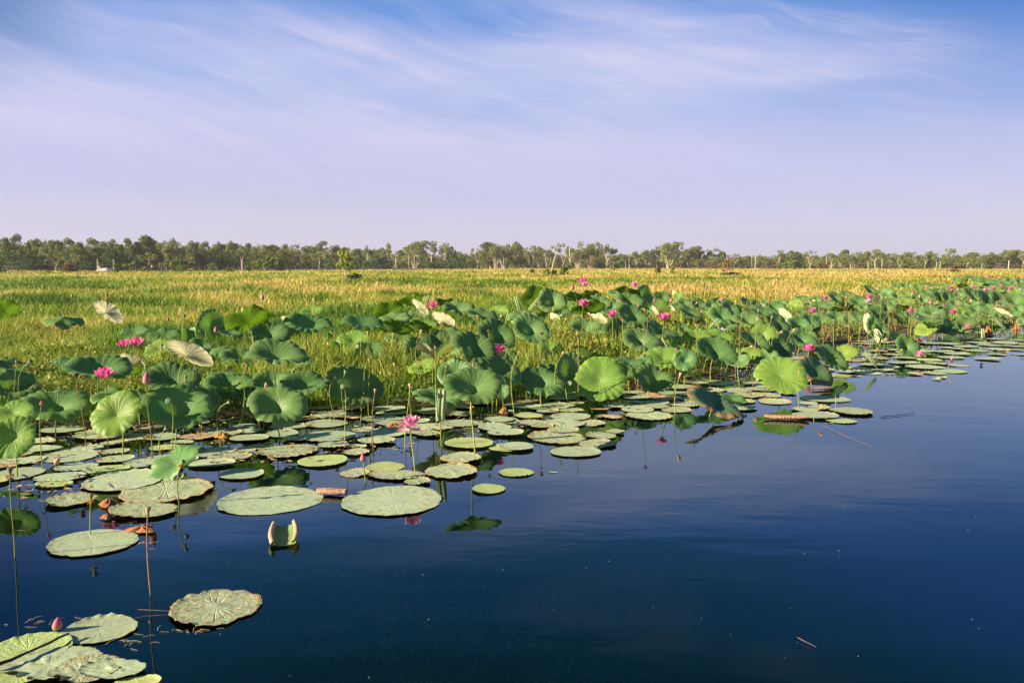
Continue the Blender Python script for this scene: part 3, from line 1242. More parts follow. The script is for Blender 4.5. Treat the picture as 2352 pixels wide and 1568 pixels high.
def stalk_mesh(a, b, da, rad=0.0055, lean=0.0, g=random):
    """a: foot, b: top, da: direction in which the stalk arrives at the top"""
    a, b = np.array(a), np.array(b); L = np.linalg.norm(b-a)
    p1 = a+np.array([g.uniform(-.10, .10)*L, g.uniform(-.08, .08)*L, L*0.5]); p2 = b-np.array(da)*L*0.30
    t = np.linspace(0, 1, 9)[:, None]
    p = (1-t)**3*a+3*(1-t)**2*t*p1+3*(1-t)*t**2*p2+t**3*b
    A = Acc(); A.tube(p, np.linspace(rad*1.15, rad*0.8, 9), 6, cap=False); return A.mesh('stalk')
def make_leaf(c, f, lab, rg):
    x, y, w, h, phi = map(float, f[:5]); kind = f[5]; foot = None
    xd, yd = PX(c, x, y); k = PS(c)
    if len(f) > 6: foot = PX(c, x, float(f[6]))[1]
    wpx = max(w, h)*k; rho = min(w, h)/max(w, h)
    if h > w: phi = phi+90 if phi < 45 else phi
    sreal = {'y': .47, 'v': .40}.get(kind, .50)*rg.uniform(.95, 1.05)
    D = stand_depth(xd, yd, wpx, sreal, .5, foot)
    P = at_depth(xd, yd, D)
    Rad = (.86 if kind == 'b' else 1)*0.5*wpx*D/FPX*(1.16 if wpx > 45 else 1.32)
    v = (Vector((0, 0, CAMH))-P).normalized(); right = Vector((0, 0, 1)).cross(v).normalized(); right = -right if right.x < 0 else right
    up = v.cross(right); up = up if up.z > 0 else -up
    cupb = {'g': 0.08, 'f': .04, 'y': 0.05, 'n': .06}.get(kind, 0.03)
    rho = max(0.12, min(0.97, rho-cupb*(1-rho)))
    s = math.sqrt(1-rho*rho); ph = R(phi)
    under = kind in 'kb'
    n = (v*(-rho if under else rho)+(right*math.sin(ph)+up*math.cos(ph))*s).normalized()
    sq = 1.0
    if kind == 'b' and not (lab and 'star' in lab):
        re = min(.93, rho+.38); s = math.sqrt(1-re*re); sq = max(.45, rho/re); n = (v*-re+right*(.55+s*math.sin(ph)*.5)+up*s*math.cos(ph)).normalized()
    if kind == 'd': n = (v*0.15+Vector((0, 0, 1))+right*0.25*math.sin(ph)).normalized()
    star = lab and 'star-shaped' in lab
    if star: n = Vector((0.05, -0.12, 1)).normalized(); 
    if n.z < 0.05: n.z = 0.05; n.normalize()
    pk = 'star' if star else kind
    me = PROTO[pk][rg.randrange(len(PROTO[pk]))]
    spin = rg.uniform(0, 6.28)
    if kind == 'v': spin = 0
    if kind == 'n': spin = 1.0
    q = n.to_track_quat('Z', 'Y').to_matrix()
    if sq < 1:
        mj = (right*math.cos(ph)-up*math.sin(ph)); mj = (mj-n*mj.dot(n)).normalized(); mn = n.cross(mj); spin = 0 if rg.random() < .5 else math.pi
        q3 = Matrix((mj, mn, n)).transposed()
    else: q3 = q
    cupz = {'g': .32, 'y': .12, 'f': .15, 'd': -.2, 'n': .16, 'k': .15, 'b': .2, 'v': .3, 'o': -.3}.get(kind, .1)
    if star: cupz = .35
    O = P-n*(cupz*Rad)
    lowest = Rad*math.sqrt(max(0, 1-n.z*n.z))
    if kind not in 'no' and O.z-lowest < 0.03 and not foot: O.z = lowest+0.03+0.02
    base = Vector((O.x+rg.uniform(-.05, .05)-n.x*0.10, O.y+rg.uniform(-.04, .04)+(-n.y)*0.05, 0))
    if foot: base.x = O.x+rg.uniform(-.03, .03)
    e = empty('lotus_leaf', (base.x, base.y, 0.0))
    bl = new_obj('leaf_blade', me, e, KMAT[kind])
    bl.matrix_local = Matrix.Translation(O-base) @ q3.to_4x4() @ Matrix.Rotation(spin, 4, 'Z') @ Matrix.Diagonal((Rad, Rad*sq, Rad*min(1, sq+.3), 1))
    st = new_obj('stalk', stalk_mesh((0, 0, -0.35), O-base, n, 0.0066, 0, rg), e, STALKB if kind in 'o' else STALK)
    tag(e, lab, 'lotus leaf', 'lotus leaves standing above the marsh')
    phr = {'g': 'cupped green lotus leaf', 'f': 'flat-topped green lotus leaf', 'd': 'drooping dark lotus leaf', 'v': 'folded lotus leaf', 'y': 'yellow-green lotus leaf',
           'k': 'olive upturned lotus leaf', 'b': 'cream-backed lotus leaf', 'n': 'ageing brown-rimmed lotus leaf', 'o': 'withered brown lotus leaf'}[kind]
    if kind in 'gf':
        if wpx > 90: phr = 'broad '+phr
        elif wpx < 32: phr = 'small '+phr
        if abs(phi) > 30: phr = 'steep '+phr
    if not lab: ITEMS.append((e, phr, xd, yd, 'lotus'))
    return e
rg = random.Random(5)
for c, f, lab in parse(LEAVES):
    if f[5] == 'f' and float(f[2]) < 40: continue
    make_leaf(c, f, lab, rg)

# ------------------------------------------------------------------ pads
def pad_proto(name, seed, seg=84, rings=12, scal=0.022, rim=0.035, wav=0.02, tear=0.0, dim=0.012, notch=0.0):
    g = random.Random(seed); ph = [g.uniform(0, 6.28) for _ in range(8)]; kk = g.choice([19, 21, 24])
    th = np.linspace(0, 2*np.pi, seg, endpoint=False)
    rs = np.concatenate([[0.0], np.linspace(0.06, 1.0, rings)**0.85])
    Rr, T = np.meshgrid(rs, th, indexing='ij')
    sc = np.abs(np.sin(kk/2*T+ph[0]))
    out = 1+0.03*np.sin(2*T+ph[1])+0.02*np.sin(3*T+ph[2])+scal*(sc-0.5)*(0.6+0.6*np.sin(2*T+ph[3]))+0.012*np.sin(11*T+ph[4])
    if notch: out -= notch*np.exp(-((np.mod(T-ph[4]+np.pi, 2*np.pi)-np.pi)/0.07)**2)
    if tear:
        for k in range(5):
            a0 = g.uniform(0, 6.28)
            out -= tear*g.uniform(.4, 1)*np.exp(-((np.mod(T-a0+np.pi, 2*np.pi)-np.pi)/g.uniform(.06, .25))**2)
        out += tear*0.12*np.sin(31*T+ph[6])
    r2 = Rr*(1+(out-1)*Rr**1.5)
    up = np.clip(0.45+0.75*np.sin(T*1+ph[5])+0.5*np.sin(3*T+ph[6]), 0, 1.5)
    z = 0.012+rim*Rr**9*up*(0.35+0.65*(1-sc))+wav*0.30*Rr**2*np.sin(3*T+ph[7])*0.3+0.008*Rr**1.5*sc
    z += dim*(vnoise(Rr*np.cos(T)*7+40, Rr*np.sin(T)*7+40, seed)-0.5)*np.exp(-(Rr/0.6)**2)
    z = np.maximum(z, 0.004)
    v = np.stack([r2*np.cos(T), r2*np.sin(T), z], -1).reshape(-1, 3)
    uv = np.stack([Rr*np.cos(T), Rr*np.sin(T)], -1).reshape(-1, 2)
    return mesh(name, v, [disc_faces(len(rs), seg)], uv=uv)
PADP = {'G': [pad_proto('lily_pad', 200+i, rim=r, notch=n) for i, (r, n) in enumerate([(.05, 0), (.035, .08), (.06, 0), (.03, 0)])],
        'Y': [pad_proto('lily_pad', 220+i, rim=r, dim=.006) for i, r in enumerate([.04, .03])],
        'B': [pad_proto('lily_pad', 240+i, rim=.06, tear=t, dim=.05) for i, t in enumerate([.06, .12, .09])],
        'D': [pad_proto('lily_pad', 260+i, rim=.05, tear=t, dim=.07, wav=.05) for i, t in enumerate([.20, .32])]}
PMAT = {'G': PG, 'Y': PY, 'B': PB, 'D': PD}
PADS_AT = []
PPHR = {'G': 'pale green floating pad', 'Y': 'fresh yellow-green floating pad', 'B': 'brown-rimmed floating pad', 'D': 'rotting brown floating pad'}
def add_pad(xd, yd, wpx, hpx, kind, lab, rg, phrase=True, zk=[0]):
    P = on_plane(xd, yd); D = P.y; rx = 0.5*wpx*D/FPX
    e_ = math.atan2(CAMH, D); ry = 0.5*hpx*D/FPX/math.sin(e_)
    ry = min(max(ry, rx*0.62), rx*1.05)
    zk[0] = (zk[0]+1) % 7
    pr = PADP[kind]; me = pr[rg.randrange(len(pr))]
    torn = lab and ('torn' in lab or 'tattered' in lab)
    if torn: me = PADP['D'][0] if 'torn' in lab else PADP['B'][1]
    o = new_obj('lily_pad', me, None, PMAT[kind])
    P.z = 0.0025*zk[0]
    sp = rg.uniform(0, 6.28)
    o.matrix_world = Matrix.Translation(P) @ Matrix.Diagonal((rx, ry, max(0.25, rx), 1)) @ Matrix.Rotation(sp, 4, 'Z')
    o.matrix_world = Matrix.Translation(P) @ Matrix.Diagonal((rx, ry, 0.33, 1)) @ Matrix.Rotation(sp, 4, 'Z')
    M = o.matrix_world.copy(); loc = M.translation
    # a rotated then squeezed disc cannot be a plain transform: keep the round one, the difference is a few percent
    o.matrix_world = Matrix.Translation(P) @ Matrix.Rotation(rg.choice([0, math.pi])+rg.uniform(-.2, .2), 4, 'Z') @ Matrix.Diagonal((rx, ry, 0.22, 1))
    tag(o, lab, 'lily pad', 'pads floating on the water')
    if not lab: ITEMS.append((o, ('small ' if wpx < 45 else 'large ' if wpx > 100 else '')+PPHR[kind], xd, yd, 'lotus'))
    PADS_AT.append((P.x, P.y, max(rx, ry)))
for c, f, lab in parse(PADS):
    x, y, w, h = map(float, f[:4]); xd, yd = PX(c, x, y); k = PS(c)
    add_pad(xd, yd, w*k, h*k, f[4], lab, rg)
# the crowd of smaller, half-sunk pads between them
g2 = random.Random(77)
n = 0; tries = 0; cand = []
while n < 120 and tries < 12000:
    tries += 1
    xd = g2.uniform(-40, 2380)
    lo = shore_d(xd)-22; hi = float(np.interp(xd, [0, 200, 500, 800, 1050, 1300, 1450, 1700, 1900, 2100, 2352], [1110, 1090, 1050, 1040, 1010, 990, 960, 920, 870, 840, 800]))
    yd = g2.uniform(lo, hi)
    P = on_plane(xd, yd); r = g2.uniform(.10, .24)
    if any((P.x-a)**2+(P.y-b_)**2 < (0.60*(r+q))**2 for a, b_, q in PADS_AT): continue
    PADS_AT.append((P.x, P.y, r)); cand.append((2*r*FPX/P.y, xd, yd, g2.choices('GYBD', [7, 1.5, 4, 1])[0])); n += 1
cand.sort(reverse=True)
room = 296-sum(1 for o in COL.objects if o.name.startswith('lily_pad'))
for wpx, xd, yd, kd in cand[:room]: add_pad(xd, yd, wpx, wpx*CAMH/on_plane(xd, yd).y*g2.uniform(.75, 1), kd, None, g2)
V, F, U, off = [], [], [], 0
for wpx, xd, yd, kd in cand[room:]:
    P = on_plane(xd, yd); r = .5*wpx*P.y/FPX; k = 26; a = np.linspace(0, 2*np.pi, k, endpoint=False)+g2.uniform(0, 1); o_ = r*(1+.04*np.sin(2*a+off)+.025*np.abs(np.sin(9*a)))
    ring = np.stack([P.x+o_*np.cos(a), P.y+.92*o_*np.sin(a), .010+.012*np.clip(np.sin(a*3+off), 0, 1)], -1); inn = ring*.5+np.array([P.x, P.y, .010])*.5; inn[:, 2] = .010+.002*(off % 5)/5
    V += [ring, inn, np.array([[P.x, P.y, .012]])]; U += [np.stack([np.cos(a), np.sin(a)], -1), np.stack([np.cos(a), np.sin(a)], -1)*.5, np.zeros((1, 2))]
    F += [[[off+i_, off+(i_+1) % k, off+k+(i_+1) % k, off+k+i_] for i_ in range(k)]]; F.append([[off+k+i_, off+k+(i_+1) % k, off+2*k, off+2*k] for i_ in range(k)]); off += 2*k+1
q_ = np.array([f for fs in F for f in fs]); tri = q_[q_[:, 2] == q_[:, 3]][:, :3]; qd = q_[q_[:, 2] != q_[:, 3]]
o = new_obj('pad_mat', mesh('pad_mat', np.concatenate(V), [qd, tri], uv=np.concatenate(U)), None, PG); tag(o, 'mat of small pale pads crowded between the larger ones', 'lily pads', kind='stuff')

# ------------------------------------------------------------------ flowers, buds, seedpods
def petal_mesh(name, L, W, a0, a1, nv=9, nu=7, point=0.65):
    t = np.linspace(0, 1, nv); ang = a0+(a1-a0)*t; ds = L/(nv-1)
    rr = np.concatenate([[0], np.cumsum(np.sin((ang[1:]+ang[:-1])/2)*ds)]); zz = np.concatenate([[0], np.cumsum(np.cos((ang[1:]+ang[:-1])/2)*ds)])
    w = W*0.5*np.clip(np.sin(np.pi*np.clip(t*0.94+0.06, 0, 1)**1.15), 0, 1)**point; w[-1] = 0.0; w[0] = W*0.12
    u = np.linspace(-1, 1, nu); V = []
    for i in range(nv):
        nx, nz = -math.cos(ang[i]), math.sin(ang[i])
        c = 0.42*w[i]*(u**2)
        V.append(np.stack([rr[i]+nx*c, u*w[i], zz[i]+nz*c], -1))
    uv = np.stack(np.meshgrid((u+1)/2, t, indexing='xy'), -1).reshape(-1, 2)
    return mesh(name, np.concatenate(V), [grid_faces(nv, nu)], uv=uv)
PETM = [petal_mesh('petal', .085, .046, R(10), R(-6)), petal_mesh('petal', .098, .050, R(36), R(14)),
        petal_mesh('petal', .100, .052, R(62), R(34)), petal_mesh('petal', .098, .048, R(92), R(70))]
WH = [(5, 0, 0.0), (6, 1, 0.5), (7, 2, 0.2)]
def join_petals(name, wh, seed):
    g = random.Random(seed); V = []; F = []; U = []; off = 0
    for n_, mi, ph in wh:
        me = PETM[mi]; co = np.empty(len(me.vertices)*3, np.float32); me.vertices.foreach_get('co', co); co = co.reshape(-1, 3)
        uvl = np.empty(len(me.loops)*2, np.float32); me.uv_layers[0].data.foreach_get('uv', uvl); li = np.empty(len(me.loops), np.int32); me.loops.foreach_get('vertex_index', li)
        uv = np.zeros((len(co), 2)); uv[li] = uvl.reshape(-1, 2)
        for k in range(n_):
            a = (k+ph)/n_*2*math.pi+g.uniform(-.12, .12); s = g.uniform(.9, 1.08)
            M = np.array(Matrix.Rotation(a, 3, 'Z') @ Matrix.Rotation(g.uniform(-.12, .12), 3, 'Y'))*s
            V.append(co@M.T); F.append(grid_faces(9, 7, off=off)); U.append(uv); off += len(co)
    return mesh(name, np.concatenate(V), [np.concatenate(F)], uv=np.concatenate(U))
COROL = [join_petals('corolla', WH, 1), join_petals('corolla', [(4, 0, 0), (6, 1, .3), (6, 2, .1), (3, 3, .2)], 2), join_petals('corolla', [(3, 1, 0), (4, 2, .4), (2, 3, .3)], 3)]
def hub_mesh():
    A = Acc(); A.lathe([(0.004, 0), (0.010, .008), (0.016, .022), (0.0165, .027), (0.012, .030), (0, .030)], 12)
    for k in range(26):
        a = k*2.399; A.tube([[.009*math.cos(a), .009*math.sin(a), .004], [.021*math.cos(a), .021*math.sin(a), .022]], [.0012, .0018], 4)
    return A.mesh('flower_centre')
HUB = hub_mesh()
def bud_mesh(seed, slim=1.0):
    a = np.linspace(0, 2*np.pi, 20, endpoint=False); t = np.linspace(0, 1, 12)
    pr = 0.5*np.sin(np.pi*t**0.62)**0.85*slim; pr[0] = .10; pr[-1] = 0.01
    V = []; U = []
    for ti, r in zip(t, pr):
        rr = r*(1+0.07*np.abs(np.sin(2.5*a+ti*1.5+seed))*math.sin(math.pi*ti))
        V.append(np.stack([rr*np.cos(a), rr*np.sin(a), np.full_like(a, ti*1.65)], -1)); U.append(np.stack([a/6.28, np.full_like(a, ti)], -1))
    return mesh('bud_head', np.concatenate(V), [grid_faces(12, 20, True)], uv=np.concatenate(U))
BUDM = [bud_mesh(0), bud_mesh(1.3, .85)]
def pod_mesh(kind):
    A = Acc()
    if kind == 'wide': pf = [(.10, 0), (.16, .12), (.30, .45), (.46, .74), (.50, .84), (.47, .90), (.30, .93), (0, .94)]
    elif kind == 'slim': pf = [(.09, 0), (.14, .2), (.26, .6), (.40, 1.0), (.43, 1.10), (.38, 1.16), (0, 1.18)]
    else: pf = [(.06, 0), (.2, .2), (.42, .5), (.44, .7), (.30, .78), (0, .72)]
    A.lathe(pf, 14, wob=.04 if kind != 'dry' else .12, k=7)
    return A.mesh('pod_head')
PODM = {k: pod_mesh(k) for k in ('wide', 'slim', 'dry')}
def holes_mesh(z, rad):
    A = Acc()
    for r, n_ in ((0, 1), (.20, 6), (.36, 10)):
        for k in range(n_):
            a = k/n_*6.283; A.lathe([(.055*rad*2, 0), (.035*rad*2, .03), (0, .035)], 7, Matrix.Translation((r*math.cos(a)*rad*2, r*math.sin(a)*rad*2, z)))
    return A.mesh('seed_hole')
HOLES = {'wide': holes_mesh(.925, .5), 'slim': holes_mesh(1.165, .42)}
def stamen_mesh():
    A = Acc(); g = random.Random(3)
    for k in range(46):
        a = g.uniform(0, 6.283); L = g.uniform(.5, .95); d = g.uniform(-.8, .35)
        A.tube([[.1*math.cos(a), .1*math.sin(a), .02], [.35*math.cos(a), .35*math.sin(a), .05+.2*d], [L*.75*math.cos(a+.2), L*.75*math.sin(a+.2), L*.7*d]], [.03, .03, .045], 3)
    return A.mesh('stamen_skirt')
STAM = stamen_mesh()
PFOOT = 'lotus stalk'
def stem_thing(name, xd, yd, wpx, s, foot, h, tiltdeg, rg, bend=0.0, hmin=.25, hmax=1.0):
    D = stand_depth(xd, yd, wpx, s, h, foot, hmin, hmax)
    if foot is None and (CAMH-(yd-HOR)*D/FPX) < .75: D *= .94
    P = at_depth(xd, yd, D); sc = wpx*D/FPX
    t = R(tiltdeg); d = Vector((math.sin(t), -0.15*(abs(tiltdeg) > 25), math.cos(t))).normalized()
    if abs(tiltdeg) > 120: d = Vector((0.2, 0, -1)).normalized()
    lean = rg.uniform(-.05, .05)*P.z-math.sin(t)*0.04
    base = Vector((P.x+lean, P.y+rg.uniform(-.02, .02), 0))
    e = empty(name, base)
    return e, P-base, d, sc, D
n = 0
for c, f, lab in parse(FLOWERS):
    x, y, w = map(float, f[:3]); kind = f[3]; tl = float(f[4]); xd, yd = PX(c, x, y); k = PS(c); wpx = w*k
    foot = PX(c, x, float(f[5]))[1] if len(f) > 5 else None
    e, P, d, sc, D = stem_thing('lotus_flower', xd, yd, wpx, .165, foot, .8, tl, rg)
    d = (d+Vector((0, -0.22, 0))).normalized(); s = 1.28*sc/0.158
    O = P-d*(0.045*s)
    q = d.to_track_quat('Z', 'Y').to_matrix().to_4x4()
    B = Matrix.Translation(O) @ q @ Matrix.Rotation(rg.uniform(0, 6), 4, 'Z') @ Matrix.Diagonal((s, s, s, 1))
    m_ = {'P': PET, 'L': PETL, 'W': PETW}[kind]
    if wpx > 26 and kind != 'W':
        wh = WH if kind == 'P' else [(5, 0, 0), (6, 1, .5), (5, 2, .2), (3, 3, .1)]
        for n_, mi, ph in wh:
            for j in range(n_):
                a = (j+ph)/n_*2*math.pi+rg.uniform(-.12, .12)
                po = new_obj('petal', PETM[mi], e, m_)
                po.matrix_local = B @ Matrix.Rotation(a, 4, 'Z') @ Matrix.Rotation(rg.uniform(-.1, .12), 4, 'Y')
    else:
        po = new_obj('corolla', COROL[2 if kind == 'W' else rg.randrange(2)], e, m_); po.matrix_local = B
    hb = new_obj('flower_centre', HUB, e, STAMEN); hb.matrix_local = B
    new_obj('stalk', stalk_mesh((0, 0, -.3), O, d, .0055, 0, rg), e, STALK)
    tag(e, lab, 'lotus flower', 'pink lotus flowers in bloom')
    if not lab: ITEMS.append((e, {'P': 'deep pink lotus flower', 'L': 'pale pink lotus flower', 'W': 'whitish lotus flower shedding petals'}[kind], xd, yd, 'lotus'))
for c, f, lab in parse(BUDS):
    x, y, w = map(float, f[:3]); kind = f[3]; tl = float(f[4]); xd, yd = PX(c, x, y); k = PS(c); wpx = max(w*k, 3.2)
    foot = PX(c, x, float(f[5]))[1] if len(f) > 5 else None
    e, P, d, sc, D = stem_thing('lotus_bud', xd, yd, wpx, None if wpx < 8 else .062, foot, .85, tl, rg, hmin=.05)
    O = P-d*(0.8*sc)
    if O.z < 0.01: O.z = 0.01
    o = new_obj('bud_head', BUDM[rg.randrange(2)], e, BUD if kind == 'P' else BUDL)
    o.matrix_local = Matrix.Translation(O) @ d.to_track_quat('Z', 'Y').to_matrix().to_4x4() @ Matrix.Rotation(rg.uniform(0, 6), 4, 'Z') @ Matrix.Diagonal((sc, sc, sc, 1))
    new_obj('stalk', stalk_mesh((0, 0, -.3), O, d, .0045, 0, rg), e, STALK)
    tag(e, lab, 'lotus bud', 'closed lotus buds on stalks')
    if not lab: ITEMS.append((e, {'P': 'pink closed lotus bud', 'L': 'pale closed lotus bud'}[kind], xd, yd, 'lotus'))
for c, f, lab in parse(PODS):
    x, y, w = map(float, f[:3]); kind = f[3]; tl = float(f[4]); xd, yd = PX(c, x, y); k = PS(c); wpx = max(w*k, 3.4)
    foot = PX(c, x, float(f[5]))[1] if len(f) > 5 else None
    e, P, d, sc, D = stem_thing('lotus_seedpod', xd, yd, wpx, None if wpx < 8 else .046, foot, .72, tl, rg)
    if kind == 'C': d = Vector((math.sin(R(tl))*.8, -1.0, 0.35)).normalized()
    shp = {'G': 'wide', 'C': 'wide', 'B': 'dry', 'P': 'slim', 'S': 'slim', 'Y': 'slim'}[kind]
    O = P-d*(0.45*sc)
    m_ = {'G': PODG, 'C': PODG, 'P': PODP, 'B': PODB, 'S': PODG, 'Y': STAMEN}[kind]
    B = Matrix.Translation(O) @ d.to_track_quat('Z', 'Y').to_matrix().to_4x4() @ Matrix.Diagonal((sc, sc, sc, 1))
    o = new_obj('pod_head', PODM[shp], e, m_); o.matrix_local = B
    if wpx > 8 and shp in HOLES: hm = new_obj('seed_hole', HOLES[shp], o, PODHOLE)
    if kind in 'SY' or (kind == 'P' and rg.random() < .35):
        sk = new_obj('stamen_skirt', STAM, e, STAMEN if kind != 'P' else STALKB); ss = sc*(1.0 if kind == 'S' else .62)
        sk.matrix_local = B @ Matrix.Diagonal((ss/sc, ss/sc, ss/sc, 1))
    ddry = kind == 'B' or (kind == 'P' and rg.random() < .4)
    dd = d if abs(tl) < 120 else Vector((0, 0, -1))
    new_obj('stalk', stalk_mesh((0, 0, -.3), O, dd, .0042, 0, rg), e, STALKB if ddry else STALK)
    tag(e, lab, 'lotus seedpod', 'lotus seedpods on stalks')
    if not lab: ITEMS.append((e, {'G': 'green lotus seedpod', 'C': 'green seedpod facing the viewer', 'P': 'pinkish lotus seedpod', 'B': 'dried brown lotus seedpod', 'S': 'seedpod with yellow stamen skirt', 'Y': 'small yellowish seedpod'}[kind], xd, yd, 'lotus'))
# ------------------------------------------------------------------ ground, water
def shore_y(x):      # world: where the weed bank meets the water
    pts = [(-60, -8), (-20, 2.0), (-9, 6.2)]
    for xd in (0, 200, 400, 600, 800, 1000, 1150, 1300, 1450, 1600, 1720, 1850, 2000, 2352):
        p = on_plane(xd, shore_d(xd)); pts.append((p.x, p.y))
    pts += [(22, 27), (60, 60), (300, 150), (900, 200)]
    pts.sort(); a = np.array(pts); return np.interp(x, a[:, 0], a[:, 1])
def field_y(x):      # where the tall grass starts
    pts = [(-60, -2), (-20, 6), (-9, 8.5)]
    for xd, yd in ((0, 868), (300, 862), (600, 852), (900, 812), (1100, 780), (1300, 742), (1600, 722), (1800, 700), (2000, 680), (2352, 655)):
        p = on_plane(xd, yd, 0.05); pts.append((p.x, p.y))
    pts += [(60, 75), (300, 170), (900, 300)]
    pts.sort(); a = np.array(pts); return np.interp(x, a[:, 0], a[:, 1])
def make_ground():
    xs = np.concatenate([-np.geomspace(2500, 30, 16), np.linspace(-28, 30, 88), np.geomspace(32, 2500, 16)])
    dy = np.array([-2.2, -1.2, -0.5, -0.15, 0.1, 0.5, 1.2, 2.5, 4, 6, 9, 13, 18, 25, 35, 50, 75, 110, 160, 230, 330, 500, 800, 1300, 2200, 4000.])
    dz = np.array([-.9, -.45, -.22, -.07, 0.0, .02, .03, .04, .045, .05] + [.05]*16)
    X, DY = np.meshgrid(xs, dy, indexing='ij'); Y = shore_y(X)+DY
    Z = np.tile(dz, (len(xs), 1))+0.02*(fbm(X*.7, Y*.7, 3)-.5)*(DY > 0)
    Y = Y+0.35*(fbm(X*1.3, X*0+3.3, 9)-.5)*(np.abs(DY) < 3)
    v = np.stack([X, Y, Z], -1).reshape(-1, 3)
    f = grid_faces(len(xs), len(dy))[:, ::-1]
    m_, b = mat('marsh_soil_shaded'); tc = b.n('ShaderNodeTexCoord'); P = tc.outputs['Object']
    spx = b.n('ShaderNodeSeparateXYZ', i_0=P)
    n1 = b.noise(P, 0.12, 4); n2 = b.noise(P, 3.0, 4)
    far = b.sm(spx.outputs[1], 14.0, 60.0)
    near = b.mix(n2, (0.035, 0.045, 0.015), (0.10, 0.09, 0.035))
    fc = b.mix(b.sm(n1, .35, .65), (0.09, 0.10, 0.025), (0.17, 0.13, 0.045))  # soil colour darkened to stand for shade between the grass blades
    fc = b.mix(b.sm(spx.outputs[1], 50.0, 110.0), fc, (0.34, 0.28, 0.09))
    c = b.mix(far, near, fc)
    pr = b.n('ShaderNodeBsdfPrincipled'); b.put(pr.inputs['Base Color'], c); pr.inputs['Roughness'].default_value = 0.9
    finish(b, pr)
    o = new_obj('ground', mesh('ground', v, [f]), None, m_); tag(o, kind='structure')
make_ground()
def make_water():
    m_, b = mat('pond_water'); tc = b.n('ShaderNodeTexCoord'); P = tc.outputs['Object']
    mp = b.n('ShaderNodeMapping'); mp.inputs['Scale'].default_value = (1.0, 2.6, 1.0); mp.inputs['Rotation'].default_value = (0, 0, R(12)); b.put(mp.inputs[0], P)
    n1 = b.noise(mp.outputs[0], 1.1, 3, .5); n2 = b.noise(mp.outputs[0], 7.0, 2, .5)
    zone = b.noise(P, 0.22, 2); zone = b.sm(zone, .45, .65)
    h = b.m('ADD', b.m('MULTIPLY', n1, 1.1), b.m('MULTIPLY', b.m('MULTIPLY', n2, zone), 0.22))
    sp = b.n('ShaderNodeSeparateXYZ', i_0=P)
    for (rx_, ry_, amp, wl, ext) in RINGS:   # rings left by small fish or drops
        dx = b.m('SUBTRACT', sp.outputs[0], rx_); dy = b.m('SUBTRACT', sp.outputs[1], ry_)
        d = b.m('SQRT', b.m('ADD', b.m('MULTIPLY', dx, dx), b.m('MULTIPLY', dy, dy)))
        wv = b.m('MULTIPLY', b.m('SINE', b.m('MULTIPLY', d, 6.283/wl)), b.sm(d, ext, ext*.35))
        h = b.m('ADD', h, b.m('MULTIPLY', wv, amp))
    bp = b.n('ShaderNodeBump'); bp.inputs['Strength'].default_value = 1.0; bp.inputs['Distance'].default_value = 0.0020
    b.put(bp.inputs['Height'], h)
    fr = b.n('ShaderNodeFresnel'); fr.inputs['IOR'].default_value = 1.72; b.put(fr.inputs['Normal'], bp.outputs[0])
    gl = b.n('ShaderNodeBsdfGlossy'); b.put(gl.inputs['Color'], (0.76, 0.93, 1.0)); gl.inputs['Roughness'].default_value = 0.012; b.put(gl.inputs['Normal'], bp.outputs[0])
    tr = b.n('ShaderNodeBsdfTransparent'); b.put(tr.inputs[0], (0.34, 0.42, 0.40))
    finish(b, b.n('ShaderNodeMixShader', i_0=fr.outputs[0], i_1=tr.outputs[0], i_2=gl.outputs[0]))
    xs = np.array([-400., 0, 900]); ys = np.array([-60., 40, 400])
    X, Y = np.meshgrid(xs, ys, indexing='ij'); v = np.stack([X, Y, 0*X], -1).reshape(-1, 3)
    o = new_obj('water', mesh('water', v, [grid_faces(3, 3)[:, ::-1]]), None, m_); tag(o, kind='structure')
    m2 = plain('pond_bed_silt', (0.006, 0.016, 0.018), 0.9, 0.4, 0.8)
    X, Y = np.meshgrid(np.array([-400., 900]), np.array([-60., 400]), indexing='ij'); v = np.stack([X, Y, 0*X-.95], -1).reshape(-1, 3)
    o = new_obj('pond_bed', mesh('pond_bed', v, [grid_faces(2, 2)[:, ::-1]]), None, m2); tag(o, kind='structure')
_r = [(950, 1290, .25, .045, .30), (2018, 1254, .8, .04, .18), (1990, 1026, .7, .05, .25), (600, 1075, .4, .05, .2), (1690, 1106, .35, .05, .2)]
RINGS = [(on_plane(a, b_).x, on_plane(a, b_).y, c*.05, d, e) for a, b_, c, d, e in _r]
make_water()

# ------------------------------------------------------------------ grass
def blades(name, X, Y, Z, H, W, lean, az, dry, m_, label=None):
    n = len(X); dx, dy = np.cos(az), np.sin(az)
    fa = np.random.RandomState(len(X)).uniform(-.9, .9, n); wx, wy = np.cos(fa), np.sin(fa)
    def pt(t, s, w):
        off = lean*t**2*H
        return np.stack([X+dx*off+wx*w*s*W, Y+dy*off+wy*w*s*W, Z+H*t*(1-0.25*(lean*t)**2)], -1)
    V = np.stack([pt(0, -.5, .8), pt(0, .5, .8), pt(.5, .5, 1), pt(.5, -.5, 1), pt(.85, .5, .6), pt(.85, -.5, .6), pt(1.0, 0, 0)], 1)
    k = np.arange(n)[:, None]*7
    q = np.concatenate([k+np.array([[0, 1, 2, 3]]), k+np.array([[3, 2, 4, 5]])]); t = k+np.array([[5, 4, 6]])
    d = np.repeat(dry[:, None], 7, 1)+np.array([[-.12, -.12, 0, 0, .08, .08, .14]])
    o = new_obj(name, mesh(name, V.reshape(-1, 3), [q, t], attr={'dry': np.clip(d, 0, 1).ravel()}), None, m_)
    return o
